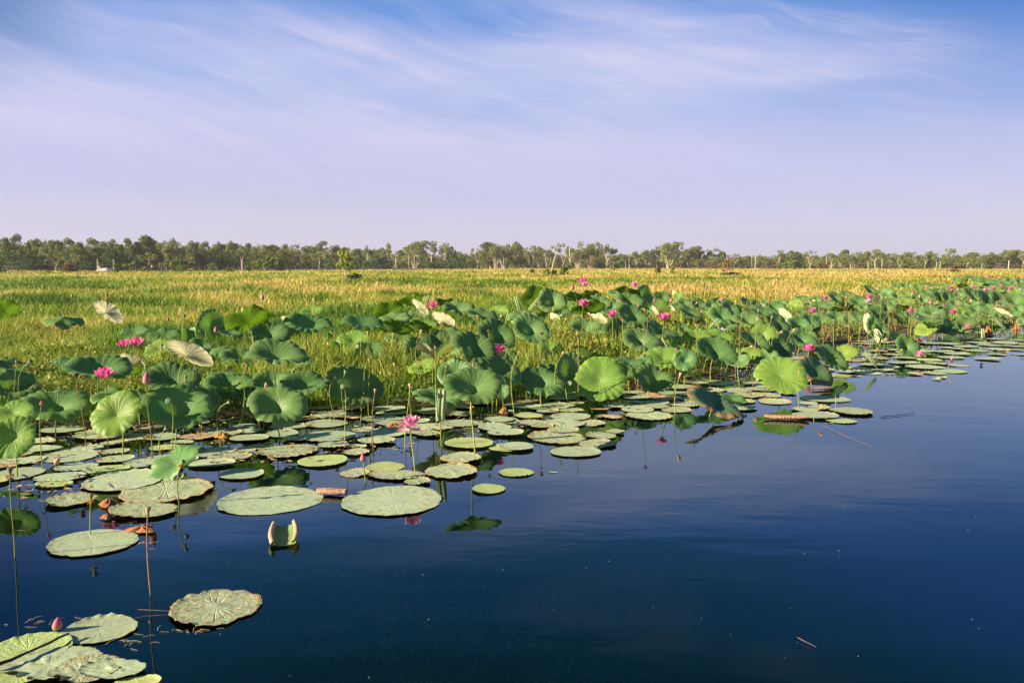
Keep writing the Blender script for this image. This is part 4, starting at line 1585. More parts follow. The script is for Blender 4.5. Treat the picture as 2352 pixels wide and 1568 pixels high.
GR = attr_mat('field_grass', [(0.0, (0.045, 0.12, 0.016)), (0.30, (0.19, 0.33, 0.035)), (0.52, (0.42, 0.44, 0.07)), (0.72, (0.66, 0.51, 0.16)), (1.0, (0.76, 0.52, 0.23))], transl=0.33, rough=.55)
rs = np.random.RandomState(11)
DARK = [(-17, 29, 4.5, 1.8), (-21, 33, 4, 1.5), (-17.5, 41, 3.5, 2.2), (-13.5, 41, 2.5, 1.6), (-13, 66, 5, 4), (-9.5, 34, 2.5, 1.2), (-5, 38, 3, 1.2), (24, 86, 8, 5), (55, 95, 10, 4), (-24, 50, 4, 2.5), (-3, 52, 4, 2), (-9, 24, 2.2, .9)]
def dryness(X, Y):
    D = np.hypot(X, Y)
    a = fbm(X*.10+5, Y*.045, 21, 3); b_ = fbm(X*.5, Y*.22, 31, 3)
    c = np.interp(D, [8, 14, 20, 30, 48, 75, 130, 240, 400], [.10, .16, .32, .54, .68, .56, .64, .70, .74])
    side = np.interp(X/np.maximum(Y, 1), [-.6, -.2, .1, .5], [-.20, -.10, .10, .06])
    return c-.10+side+(a-.5)*1.1+(b_-.5)*.75
def field(n, d0, d1, wmin, wk, hm, seed, name):
    r = np.random.RandomState(seed)
    D = np.exp(r.uniform(np.log(d0), np.log(d1), n)) if d1/d0 > 2.2 else np.sqrt(r.uniform(d0**2, d1**2, n))
    U = r.uniform(-1.0, 1.0, n); X = D*U; Y = D*1.0
    keep = Y > field_y(X)+r.uniform(-.7, .3, n)+1.6*(fbm(X*.9, Y*.9, 5)-.5)
    X, Y, D = X[keep], Y[keep], D[keep]; n = len(X)
    dr = dryness(X, Y)+r.normal(0, .13, n)
    hv = fbm(X*.45, Y*.3, 77, 3)
    hv2 = fbm(X*1.3+9, Y*.9, 78, 2)
    H = hm*(.10+1.15*hv+.7*(hv2-.4))*r.uniform(.6, 1.3, n)
    W = np.maximum(wmin, D*wk)*r.uniform(.6, 1.4, n)
    az = r.uniform(0, 6.283, n); lean = r.uniform(.1, 1.3, n)
    for (cx, cy, sx, sy) in DARK:            # lusher, darker tussocks
        m_ = np.exp(-(((X-cx)/sx)**2+((Y-cy)/sy)**2)); dr -= .60*m_; H *= 1+.45*m_
    return blades(name, X, Y, np.full(n, .02), H, W, lean, az, np.clip(dr, 0, 1), GR)
for nm, a in (('grass', (132000, 7.0, 18, .007, .0006, .40, 1)), ('grass', (165000, 17, 40, .009, .0007, .42, 2)),
              ('grass', (150000, 38, 130, .02, .00075, .46, 3)), ('grass', (112000, 125, 520, .06, .0009, .5, 4))):
    o = field(*a, nm); tag(o, 'tall green and straw-coloured grass covering the marsh field', 'grass', kind='stuff')

# ------------------------------------------------------------------ low leafy weeds on the bank
WM = attr_mat('bank_weed', [(0.0, (0.05, 0.12, 0.015)), (0.45, (0.13, 0.25, 0.03)), (0.8, (0.32, 0.36, 0.06)), (1.0, (0.50, 0.30, 0.08))], transl=.25, rough=.5, spec=.25)
def weeds(n, seed):
    r = np.random.RandomState(seed)
    xd = r.uniform(-420, 2750, n); t = r.uniform(0, 1, n)**1.05
    ys = np.array([shore_d(a) for a in np.linspace(-500, 2800, 330)]); lo = np.interp(xd, np.linspace(-500, 2800, 330), ys)
    X0 = (xd-1176)/FPX; ylo = CAMH/((lo-HOR)/FPX); Yb = ylo+t*np.interp(xd, [0, 1100, 1500, 2000], [4.2, 7.0, 9.0, 14])
    X = X0*Yb; ok = Yb < field_y(X)+1.0; thin = (r.uniform(0, 1, n) < np.interp(xd, [0, 1450, 1650, 1800, 2352], [1, 1, .45, .18, .12]))
    edge = fbm(X*1.6, Yb*1.6, 41, 3)+ (Yb-ylo)*.9 > .36
    k = ok & thin & edge; X, Y = X[k], Yb[k]; n = len(X)
    top = .08+.40*fbm(X*1.1, Y*1.1, 51, 3)*np.clip((Y-ylo[k])/.8+.25, .2, 1)*1.3
    Z = .0+top*r.uniform(.15, 1, n)**.6
    L = r.uniform(.026, .062, n)*np.clip(Y/9, .8, 1.8); az = r.uniform(0, 6.283, n); el = r.uniform(-.2, 1.25, n)
    d = np.stack([np.cos(az)*np.cos(el), np.sin(az)*np.cos(el), np.sin(el)], -1); s = np.stack([-np.sin(az), np.cos(az), 0*az], -1)
    C = np.stack([X, Y, Z], -1); w = (L*.24)[:, None]; LL = L[:, None]
    V = np.stack([C, C+d*LL*.5+s*w, C+d*LL, C+d*LL*.5-s*w], 1).reshape(-1, 3)
    q = np.arange(n)[:, None]*4+np.array([[0, 1, 2, 3]])
    dr = np.clip(.29-.20*(X/np.maximum(Y, 1) > .25)+.45*(Z/.3-.4)+r.normal(0, .16, n)+.3*(fbm(X, Y, 61)-.5), 0, 1)  # weeds at right darker: shade of the leaf gaps put into the colour
    o = new_obj('bank_weeds', mesh('bank_weeds', V, [q], smooth=False, attr={'dry': np.repeat(dr, 4)}), None, WM)
    tag(o, 'low leafy water weeds matted along the bank under the lotus leaves', 'weeds', kind='stuff')
weeds(205000, 5)
def sedge(n, seed):
    r = np.random.RandomState(seed); xd = r.uniform(-100, 2400, n)
    ys = np.array([shore_d(a) for a in np.linspace(-500, 2800, 330)]); lo = np.interp(xd, np.linspace(-500, 2800, 330), ys)
    ylo = CAMH/((lo-HOR)/FPX); t = r.uniform(0, 1, n)**.8; Y = ylo+t*np.interp(xd, [0, 1100, 1500, 2000], [4, 7, 9, 16]); X = (xd-1176)/FPX*Y; xd = np.where(r.uniform(0, 1, n) < np.interp(xd, [1500, 1700], [0, .8]), -9999, xd)
    k = (fbm(X*1.2, Y*1.2, 71, 2)+t*.35+np.where((xd > 560) & (xd < 1350), .22, 0) > .58) & (Y < field_y(X)+1) & (xd > -999); X, Y, xd = X[k], Y[k], xd[k]; n = len(X)
    H = r.uniform(.14, .52, n)*np.where((xd > 560) & (xd < 1650), 1.15, .85); W = r.uniform(.004, .008, n)*np.clip(Y/9, .8, 2)
    o = blades('sedge', X, Y, np.zeros(n), H, W, r.uniform(.05, .8, n), r.uniform(0, 6.28, n), np.clip(r.normal(.36, .16, n)+np.where(xd > 1650, .05, 0), 0, 1), GR)
    tag(o, 'thin sedge blades sticking up through the bank weeds', 'sedge', kind='stuff')
sedge(60000, 8)
def dead_stems():
    """tangle of dry broken stems standing in the dark water under the right-hand stand"""
    g = random.Random(17); A = Acc(); B = Acc()
    for k in range(1900):
        xd = g.uniform(1660, 2380); yd = shore_d(xd)+g.uniform(-44, 6); P = on_plane(xd, yd)
        P.y += g.uniform(0, 2.5); h = g.uniform(.08, .42); a = g.uniform(0, 6.28); L = g.choice([.05, .1, .35])
        p = [[P.x, P.y, -.1], [P.x+L*.4*math.cos(a), P.y+L*.4*math.sin(a), h*.6], [P.x+L*math.cos(a), P.y+L*math.sin(a), h]]
        (A if g.random() < .6 else B).tube(p, [.005, .0045, .003], 4, cap=False)
    o = new_obj('dry_stems', A.mesh('dry_stems'), None, STALKB); tag(o, 'tangle of dry broken lotus stems standing in the dark water at right', 'dry stems', kind='stuff')
    o = new_obj('dry_stems', B.mesh('dry_stems'), None, STALK); tag(o, 'crowd of thin yellowish stems under the right-hand lotus stand', 'stems', kind='stuff')
dead_stems()
# ------------------------------------------------------------------ litter on and under the water
def litter():
    r = np.random.RandomState(4); n = 3600; xd = r.uniform(-60, 2400, n)
    lo = np.array([shore_d(a) for a in xd]); hi = np.interp(xd, [0, 200, 500, 800, 1050, 1300, 1450, 1700, 1900, 2100, 2352], [1150, 1160, 1080, 1060, 1010, 980, 950, 910, 860, 830, 800])
    yd = lo-25+(hi-lo+25)*r.uniform(0, 1, n)**1.8
    V = []; q = []; k = 0
    for a, b_ in zip(xd, yd):
        P = on_plane(a, b_); s = r.uniform(.012, .055); an = r.uniform(0, 6.28, 4)+0; an.sort()
        if fbm(np.array([P.x*2.2]), np.array([P.y*2.2]), 8)[0] < .46: continue
        rr = s*r.uniform(.4, 1, 4); z = .014+r.uniform(0, .012, 4)
        V.append(np.stack([P.x+rr*np.cos(an), P.y+.8*rr*np.sin(an), z], -1)); q.append([k, k+1, k+2, k+3]); k += 4
    m_ = plain('rotting_leaf_bits', (0.34, 0.20, 0.10), .8, .5, 9, col2=(0.55, 0.38, 0.22))
    o = new_obj('floating_litter', mesh('floating_litter', np.concatenate(V), [np.array(q)], smooth=False), None, m_)
    tag(o, 'scattered brown bits of rotting leaf floating between the pads', 'litter', kind='stuff')
    # bits and straws scattered over the open water
    g = random.Random(9); A = Acc()
    spots = [(300, 1180, 60, 25), (270, 1200, 70, 40), (330, 1250, 50, 10), (200, 1240, 120, 30), (110, 1430, 90, 12), (300, 1475, 60, 30), (430, 1450, 60, 8), (700, 1150, 40, 10), (640, 1130, 30, 8)]
    for cx, cy, sx, sy in spots:
        for j in range(14):
            p = on_plane(g.gauss(cx, sx*.5), g.gauss(cy, sy*.5)); a = g.uniform(0, 3.14); L = g.uniform(.01, .07)
            A.tube([[p.x, p.y, .002], [p.x+L*.5*math.cos(a+.2), p.y+L*.5*math.sin(a+.2), .004], [p.x+L*math.cos(a), p.y+L*math.sin(a), .002]], [.0009, .0011, .0007], 3, cap=False)
    for j in range(42):
        p = on_plane(g.uniform(350, 2300), g.uniform(1100, 1560)); s = g.uniform(.001, .0028)
        A.lathe([(s, 0), (s*.8, s*.6), (0, s)], 5, Matrix.Translation((p.x, p.y, 0)))
    m2 = plain('pale_straw_bits', (0.50, 0.40, 0.26), .8, .3, 20)
    o = new_obj('floating_straws', A.mesh('floating_straws'), None, m2); tag(o, 'fine pale straws and specks drifting on the open water', 'straws', kind='stuff')
litter()
def sunk_weed():
    g = random.Random(31); A = Acc()
    sp = [(1070, 1420, 120, 60, 95), (1180, 1500, 120, 60, 80), (880, 1300, 60, 20, 14), (660, 1370, 60, 25, 18), (1000, 1350, 120, 40, 34), (1420, 1400, 160, 90, 36), (560, 1330, 60, 20, 14), (850, 1440, 120, 60, 26), (760, 1300, 90, 40, 20)]
    for cx, cy, sx, sy, n in sp:
        for j in range(n):
            p = on_plane(g.gauss(cx, sx*.6), g.gauss(cy, sy*.5), -.12); z = -g.uniform(.10, .34); a0 = g.uniform(.2, 2.4)
            for b_ in range(4):
                a = a0+g.uniform(-.7, .7); L = g.uniform(.06, .20); q = [[p.x, p.y, z-.08]]
                for i in range(4):
                    a += g.uniform(-.35, .35); l = q[-1]; q.append([l[0]+L/4*math.cos(a), l[1]+L/4*math.sin(a), l[2]+.018])
                A.tube(q, [.006, .009, .010, .008, .003], 4, cap=False)
    m_ = plain('submerged_weed', (0.50, 0.28, 0.16), .9, .3, 20)
    o = new_obj('submerged_weed', A.mesh('submerged_weed'), None, m_); tag(o, 'feathery brown weed showing faintly under the dark water', 'water weed', kind='stuff')
sunk_weed()
# ------------------------------------------------------------------ trees
BARKW = plain('paper_bark', (0.62, 0.50, 0.42), .8, .22, 2.0, bump=.3, objrand=.10, stretch=(3, 3, .6))
BARKD = plain('dark_bark', (0.17, 0.12, 0.09), .9, .3, 2.0, bump=.3)
def foliage(name, c1, c2, hue=.03, val=.2):
    m_, b = mat(name); oi = b.n('ShaderNodeObjectInfo'); geo = b.n('ShaderNodeNewGeometry')
    c = b.mix(geo.outputs['Random Per Island'], c1, c2)
    h = b.n('ShaderNodeHueSaturation'); b.put(h.inputs['Color'], c)
    b.put(h.inputs['Hue'], b.m('ADD', .5-hue/2, b.m('MULTIPLY', oi.outputs['Random'], hue)))
    b.put(h.inputs['Value'], b.m('ADD', 1-val, b.m('MULTIPLY', b.m('FRACT', b.m('MULTIPLY', oi.outputs['Random'], 9.1)), 2*val)))
    pr = b.n('ShaderNodeBsdfPrincipled'); b.put(pr.inputs['Base Color'], h.outputs[0]); pr.inputs['Roughness'].default_value = .7; pr.inputs['Specular IOR Level'].default_value = .2
    tr = b.n('ShaderNodeBsdfTranslucent'); b.put(tr.inputs[0], h.outputs[0])
    finish(b, b.n('ShaderNodeMixShader', i_0=.25, i_1=pr.outputs[0], i_2=tr.outputs[0])); return m_
FO = {'dense': foliage('foliage_olive', (0.11, 0.18, 0.04), (0.27, 0.30, 0.07)), 'paper': foliage('foliage_grey_green', (0.15, 0.21, 0.06), (0.31, 0.33, 0.11)),
      'dark': foliage('foliage_dark', (0.05, 0.12, 0.035), (0.12, 0.20, 0.055)), 'lime': foliage('foliage_lime', (0.15, 0.22, 0.035), (0.26, 0.30, 0.06)),
      'brown': foliage('foliage_russet', (0.17, 0.11, 0.06), (0.27, 0.17, 0.09)), 'purple': foliage('foliage_mauve_twigs', (0.17, 0.12, 0.11), (0.25, 0.17, 0.14)),
      'orange': foliage('foliage_orange', (0.30, 0.20, 0.08), (0.44, 0.29, 0.12)), 'yellow': foliage('foliage_yellow', (0.26, 0.32, 0.05), (0.44, 0.42, 0.09))}
def cards(cent, size, r, flat=0.0):
    n = len(cent); a = r.normal(size=(n, 3)); a /= np.linalg.norm(a, axis=1, keepdims=True)
    b_ = np.cross(a, r.normal(size=(n, 3))); b_ /= np.linalg.norm(b_, axis=1, keepdims=True)
    s = (size*r.uniform(.6, 1.4, n))[:, None]; a = a*s; b_ = b_*s*.55
    V = np.stack([cent-a, cent-b_*1.0, cent+a, cent+b_*1.0], 1).reshape(-1, 3)
    return V, np.arange(n)[:, None]*4+np.array([[0, 1, 2, 3]])
def clumped(clumps, per, size, seed, sq=1.1):
    r = np.random.RandomState(seed); C = []
    for (x, y, z, rad) in clumps:
        m_ = int(per*(rad/.12)**1.6)+4; d = r.normal(size=(m_, 3)); d /= np.linalg.norm(d, axis=1, keepdims=True)
        rr = rad*r.uniform(.35, 1, m_)[:, None]**.6; p = d*rr*np.array([1, 1, sq])+np.array([x, y, z]); C.append(p)
    return cards(np.concatenate(C), size, r)
def limb(A, g, p0, p1, r0, r1, wig=.03, n=6):
    p0, p1 = np.array(p0, float), np.array(p1, float); t = np.linspace(0, 1, n)[:, None]
    w = np.zeros((n, 3)); w[1:-1] = np.array([[g.uniform(-wig, wig) for _ in range(3)] for _ in range(n-2)])
    A.tube(p0+(p1-p0)*t+w, np.linspace(r0, r1, n), 6, cap=True)
def tree_proto(kind, seed):
    """unit height tree: (trunk mesh, crown mesh or None, crown width)"""
    g = random.Random(seed); A = Acc(); cl = []
    if kind in ('dense', 'dark', 'tall'):
        W = .42 if kind != 'tall' else .20; z0 = .18 if kind != 'tall' else .15
        for k in range(g.choice([1, 2, 3])):
            a = g.uniform(0, 6.28); limb(A, g, (.03*math.cos(a), .03*math.sin(a), -.02), (.12*math.cos(a), .12*math.sin(a), .62), .022, .008)
        for k in range(46):
            z = g.uniform(z0, .93); a = g.uniform(0, 6.28); env = math.sin(math.pi*min(1, (z-z0+.16)/(1.10-z0)))**.6
            q = W*env*g.uniform(.35, 1); cl.append((q*math.cos(a), q*math.sin(a), z, g.uniform(.06, .13)))
        cl.append((g.uniform(-.1, .1), 0, .93, .08)); per, sz = 120, .024
    elif kind == 'paper':
        nb = g.choice([2, 3, 3, 4]); fz = g.uniform(.22, .38); lx = g.uniform(-.08, .08)
        limb(A, g, (0, 0, -.02), (lx, 0, fz), .018, .013, .012); W = .36
        for k in range(nb):
            a = k/nb*6.28+g.uniform(-.5, .5); e = (lx+g.uniform(.12, .26)*math.cos(a), g.uniform(.12, .26)*math.sin(a), g.uniform(.62, .84))
            limb(A, g, (lx, 0, fz-.01), e, .011, .005, .03)
            for j in range(3):
                b_ = a+g.uniform(-1, 1); m_ = (e[0]*.6+lx*.4, e[1]*.6, fz+(e[2]-fz)*.6); e2 = (m_[0]+.14*math.cos(b_), m_[1]+.14*math.sin(b_), m_[2]+g.uniform(.05, .2))
                limb(A, g, m_, e2, .007, .003, .015, 4); cl.append((*e2, g.uniform(.05, .09)))
            for j in range(5): cl.append((e[0]+g.uniform(-.11, .11), e[1]+g.uniform(-.11, .11), min(.93, e[2]+g.uniform(-.12, .16)), g.uniform(.05, .10)))
        cl.append((lx, 0, .92, .08)); per, sz = 130, .022
    elif kind == 'multi':
        nb = g.choice([4, 5, 6, 7]); W = .40
        for k in range(nb):
            a = k/nb*6.28+g.uniform(-.4, .4); s = g.uniform(.05, .30); e = (s*math.cos(a), s*math.sin(a), g.uniform(.55, .75))
            limb(A, g, (.04*math.cos(a), .04*math.sin(a), -.02), e, .010, .005, .022)
            for j in range(2): limb(A, g, (e[0]*.7, e[1]*.7, e[2]*.7), (e[0]+g.uniform(-.12, .12), e[1]+g.uniform(-.12, .12), e[2]+.1), .007, .003, .01, 4)
            for j in range(6): cl.append((e[0]*1.15+g.uniform(-.12, .12), e[1]*1.15+g.uniform(-.12, .12), min(.92, e[2]+g.uniform(-.16, .22)), g.uniform(.05, .11)))
        for k in range(g.choice([8, 14, 18])): a = g.uniform(0, 6.28); q = g.uniform(.15, .36); cl.append((q*math.cos(a), q*math.sin(a), g.uniform(.36, .80), g.uniform(.06, .11)))
        per, sz = 130, .022
    elif kind == 'gnarl':
        W = .42
        limb(A, g, (-.14, 0, -.02), (.02, 0, .22), .035, .028, .02); limb(A, g, (.0, 0, .20), (-.06, 0, .45), .028, .018, .03); limb(A, g, (-.15, 0, -.02), (-.17, 0, .35), .018, .010, .03)
        for e in ((.22, .05, .78), (-.1, -.05, .82), (.05, .1, .75), (-.25, 0, .55), (.25, -.1, .35)): limb(A, g, (-.05, 0, .42) if e[2] > .4 else (0, 0, .2), e, .014, .005, .04)
        cl = [(g.uniform(-.22, .26), g.uniform(-.2, .2), g.uniform(.66, .95), g.uniform(.05, .09)) for _ in range(26)]+[(g.uniform(-.36, -.12), g.uniform(-.1, .1), g.uniform(.38, .62), g.uniform(.04, .07)) for _ in range(10)]+[(g.uniform(.16, .40), g.uniform(-.1, .1), g.uniform(.26, .44), g.uniform(.04, .07)) for _ in range(9)]
        per, sz = 55, .022
    elif kind == 'dead':
        lx = g.uniform(-.1, .1); limb(A, g, (0, 0, -.02), (lx, 0, .95), .028, .008, .02, 8); W = .2
        for k in range(g.choice([2, 3, 5])):
            z = g.uniform(.35, .75); a = g.uniform(-.5, .5)+(math.pi if g.random() < .5 else 0); L = g.uniform(.12, .26)
            limb(A, g, (lx*z, 0, z), (lx*z+L*math.cos(a), L*math.sin(a), z+L*g.uniform(.5, 1.1)), .013, .003, .015, 5)
        return A.mesh('trunk'), None, W
    elif kind == 'post':
        limb(A, g, (0, 0, -.02), (g.uniform(-.02, .02), 0, 1), .045, .030, .006); return A.mesh('trunk'), None, .1
    elif kind == 'shrub':
        W = .62
        for k in range(6): a = g.uniform(0, 6.28); limb(A, g, (0, 0, -.05), (.35*math.cos(a), .35*math.sin(a), .6), .02, .006, .03)
        for k in range(30):
            z = g.uniform(.05, .9); a = g.uniform(0, 6.28); q = W*math.sqrt(max(.05, 1-(z*.95)**2))*g.uniform(.2, 1); cl.append((q*math.cos(a), q*math.sin(a), z, g.uniform(.10, .18)))
        per, sz = 16, .085
    elif kind == 'sapling':
        W = .45; limb(A, g, (0, 0, -.03), (.06, 0, .95), .014, .004, .03, 8)
        for k in range(30):
            z = g.uniform(.12, .92); a = g.uniform(0, 6.28); L = g.uniform(.3, .55)*(1.12-z); e = (.06*z+L*math.cos(a), L*math.sin(a), z+L*.4)
            limb(A, g, (.06*z, 0, z), e, .006, .002, .02, 4)
            for j in range(3): t_ = g.uniform(.4, 1.1); cl.append((.06*z+(e[0]-.06*z)*t_, e[1]*t_, z+(e[2]-z)*t_, g.uniform(.03, .07)))
        per, sz = 40, .038
    elif kind == 'palm':
        W = .38; limb(A, g, (0, 0, -.02), (.02, 0, .72), .06, .05, .01)
        r = np.random.RandomState(seed); F = Acc()
        for k in range(60):
            a = r.uniform(0, 6.28); e0 = r.uniform(.2, 1.4); L = r.uniform(.28, .42); p = []
            for i in range(5):
                t = i/4; el = e0-2.2*t*t; p.append([.02+L*t*math.cos(a)*math.cos(e0*.6), L*t*math.sin(a)*math.cos(e0*.6), .70+L*t*math.sin(e0)-.32*t*t])
            p = np.array(p); sd = np.array([-math.sin(a), math.cos(a), 0])*np.array([.05, .06, .05, .03, .005])[:, None]
            F.add(np.concatenate([p-sd, p+sd]), [[i, i+1, i+6, i+5] for i in range(4)])
        return A.mesh('trunk'), F.mesh('crown', False), W
    elif kind == 'weep':
        W = .95
        for (x, e) in ((-.25, -.5), (-.05, -.1), (.15, .3), (.5, .6)): limb(A, g, (x, 0, -.02), (e, 0, .75), .03, .012, .04)
        cl = []
        r = np.random.RandomState(seed); C = []
        for k in range(90):
            a = g.uniform(0, 6.28); q = W*math.sqrt(g.random()); top = .95-.30*(q/W)**2
            for j in range(26): C.append([q*math.cos(a)+g.uniform(-.05, .05), .6*q*math.sin(a)+g.uniform(-.05, .05), top-g.uniform(0, .55)*(q/W)**.7-g.uniform(0, .08)])
        V, q_ = cards(np.array(C), .075, r); return A.mesh('trunk'), mesh('crown', V, [q_], smooth=False), W
    V, q_ = clumped(cl, per, sz, seed)
    return A.mesh('trunk'), mesh('crown', V, [q_], smooth=False), W
TP = {k: [tree_proto(k, 100*i+7+j) for j in range(n)] for i, (k, n) in enumerate([('dense', 5), ('dark', 2), ('tall', 1), ('paper', 6), ('multi', 4), ('gnarl', 1), ('dead', 4), ('post', 2), ('shrub', 4), ('sapling', 1), ('palm', 2), ('weep', 1)])}
TPH = {'dense': 'rounded olive-green tree with hidden trunk', 'dark': 'dark green bushy tree', 'tall': 'tall columnar tree of the forest edge', 'paper': 'paperbark tree with white forked trunk',
       'multi': 'paperbark tree with several white trunks', 'gnarl': 'gnarled tree', 'dead': 'bare dead white tree', 'post': 'bare broken trunk', 'shrub': 'low rounded shrub', 'sapling': 'leafy sapling', 'palm': 'small spiky palm-like tree', 'weep': 'spreading lime tree'}
def treeD(xd): return float(np.interp(xd, [0, 300, 600, 1000, 1300, 1700, 2352], [235, 240, 300, 400, 440, 430, 400]))
def put_tree(xd, ytop, wpx, kind, ybase=None, fol=None, D=None, lean=0.0, rg=random, label=None, z=.05, colr=None):
    D = D or treeD(xd)
    yb = ybase if ybase else HOR+(CAMH-z)*FPX/D
    P = on_plane(xd, HOR+(CAMH-z)*FPX/D, z) if not ybase else at_depth(xd, HOR+(CAMH-z)*FPX/D, D)
    H = max(1.0, (yb-ytop)*D/FPX) if ybase else (HOR+(CAMH-z)*FPX/D-ytop)*D/FPX
    pr = TP[kind]; tm, cm, W = pr[rg.randrange(len(pr))]
    nm = 'shrub' if kind == 'shrub' else 'sapling' if kind == 'sapling' else 'dead_tree' if kind in ('dead', 'post') else 'tree'
    e = empty(nm, (P.x, P.y, z), 0)
    wr = wpx*D/FPX*.5; sx = wr/W if cm is not None and kind not in ('palm',) else H
    if kind == 'paper': sx = min(max(sx, H*.7), H*1.6)
    if kind == 'post': sx = wr/.062
    S = Matrix.Diagonal((sx, sx, H, 1)); rot = Matrix.Rotation(rg.uniform(0, 6.28) if kind not in ('gnarl', 'weep', 'dead') else (math.pi*(rg.random() < .5) if kind == 'dead' else 0), 4, 'Z')
    sh = Matrix.Rotation(R(lean), 4, 'Y')
    t = new_obj('trunk', tm, e, BARKW if kind not in ('dense', 'dark', 'shrub', 'palm', 'weep', 'gnarl') or colr == 'w' else BARKD); t.matrix_local = sh @ S @ rot
    if cm is not None:
        c = new_obj('crown', cm, e, FO[fol or {'dense': 'dense', 'dark': 'dark', 'tall': 'paper', 'paper': 'paper', 'multi': 'paper', 'gnarl': 'dense', 'shrub': 'dark', 'sapling': 'lime', 'palm': 'lime', 'weep': 'lime'}[kind]]); c.matrix_local = sh @ S @ rot
    fn = {'dark': 'dark green', 'lime': 'lime green', 'brown': 'russet brown', 'purple': 'leafless mauve', 'orange': 'burnt orange', 'yellow': 'yellow', 'dense': 'olive', 'paper': 'grey-green'}
    ph = TPH[kind]
    if kind == 'shrub': ph = 'low '+fn[fol or 'dark']+' shrub'
    grp = 'shrubs and saplings on the marsh field' if kind in ('shrub', 'sapling') else 'trees along the far edge of the field'
    tag(e, label, {'shrub': 'shrub', 'sapling': 'sapling', 'dead': 'dead tree', 'post': 'dead trunk'}.get(kind, 'tree'), grp)
    if not label: ITEMS.append((e, ph, xd, (yb+ytop)/2, 'tree'))
    return e
TREES = {
'S1': """
60 105 200 dense
262 72 240 dense | tallest rounded tree at the far left end of the forest
425 150 170 dense
525 120 180 dense
640 125 160 paper
705 135 150 dark
800 142 180 dense
925 120 230 dense
1080 168 200 dense
1240 122 280 dense
1395 160 180 dense
1555 128 210 dense
1720 120 200 dense
1860 160 150 dark
1985 80 190 tall | tall narrow tree rising above the left forest with one dark top tuft
2090 165 140 dark
2230 140 220 paper
2340 108 160 dense
120 300 260 dark
380 330 230 dark
560 340 200 dark
730 275 240 paper
990 320 220 paper
1180 330 200 dark
1420 345 220 dark
1620 330 200 dark
1830 245 230 dark
170 190 220 dense
600 210 200 dense
1330 230 200 dense
1500 260 200 dark
2000 300 200 paper
""",
'S2': """
60 150 170 multi
225 115 190 multi
425 165 200 dense
600 155 190 dense
765 142 190 dense
900 185 160 paper
1000 180 160 dense
1150 190 190 paper
1330 200 270 dense
1490 200 170 dense
1665 183 250 paper
1850 215 190 dense
2020 148 250 paper
2200 232 170 dense
300 300 200 dark
450 300 200 paper
700 290 220 dark
850 330 170 dark
1080 300 200 dense
1560 320 180 dense
1760 330 170 dense
1940 290 190 paper
2120 330 180 dark
""",
'S3': """
90 250 180 dense
225 205 120 paper
330 250 100 dense
430 235 160 dense
515 168 150 paper
620 240 130 dead
690 270 160 dense
870 145 300 multi | classic white-limbed paperbark spreading like a vase, centre-left of the far trees
760 265 130 dense
1000 280 150 dense
1095 200 90 dead
1150 150 170 paper
1275 168 180 paper
1360 222 110 dark
1470 290 170 dense
1590 350 170 dense
1700 240 140 paper
1850 165 220 dense
1960 190 170 multi
2060 180 240 multi
2235 155 200 dense
2330 262 150 dense
800 320 100 dead
1090 330 200 dense
""",
'S4': """
90 225 190 multi
180 210 140 multi
300 200 190 multi
500 178 180 paper
620 250 130 dense
715 230 200 multi
885 150 250 multi | broad high-crowned paperbark with two white trunks right of the forked dead tree
960 260 150 dense
1090 190 210 paper
1210 335 120 paper
1290 322 120 dense
1350 330 110 paper
1400 308 70 dead
1490 285 160 paper
1640 262 200 multi
1770 215 170 paper
1925 160 260 multi | large dark-sided paperbark with a cluster of white trunks right of centre
2080 290 130 paper
2210 215 230 multi
2330 270 130 dense
1450 350 150 dense
1560 330 130 dense
30 290 110 dense
""",
'S5': """
40 275 150 paper
190 240 220 paper
300 285 130 dense
480 320 220 paper
640 352 180 dense
800 340 130 dense
700 345 110 dead
930 375 120 dense
1060 270 170 paper
1200 280 220 dense
1310 290 160 dense
1470 270 180 paper
1590 365 110 dense
1660 355 100 dense
1765 310 150 multi
1880 340 140 multi
1935 262 140 dense
2040 285 200 multi | fan-shaped paperbark with many bare white limbs, right part of the far trees
2200 300 190 paper
2330 272 150 dense
560 370 150 dense
870 380 130 dense
1010 360 130 dense
""",
'S6': """
150 320 130 dense
220 290 160 paper
350 260 200 paper
450 300 120 dense
560 315 130 paper
690 285 150 multi
770 300 140 dense
880 285 130 paper
1010 290 130 paper
1080 285 120 dense
1170 310 150 paper
1450 330 120 dense
1640 300 200 dense
1775 340 150 paper
1910 300 170 dense
2080 270 150 dense
2215 265 220 dense
2330 280 110 paper
1540 340 120 dense
1840 350 130 dense
2010 350 150 dense
620 350 120 dense
1000 360 150 dense
1260 370 140 dense
"""}
rt = random.Random(8)
for c, f, lab in parse(TREES):
    x, yt, w = map(float, f[:3]); xd, yd = PX(c, x, yt)
    front = yt > 245 and c in ('S1', 'S2')
    D = treeD(xd)*(rt.uniform(.90, .97) if front else rt.uniform(1.0, 1.12))
    if f[3] in ('dead', 'multi', 'paper') and not front: D = treeD(xd)*rt.uniform(.94, 1.0)
    put_tree(xd, yd, w*PS(c)*(1.55 if f[3] in ('dense', 'dark') else 1.35), f[3], D=D, rg=rt, label=lab)
def S(c, x, y): return PX(c, x, y)
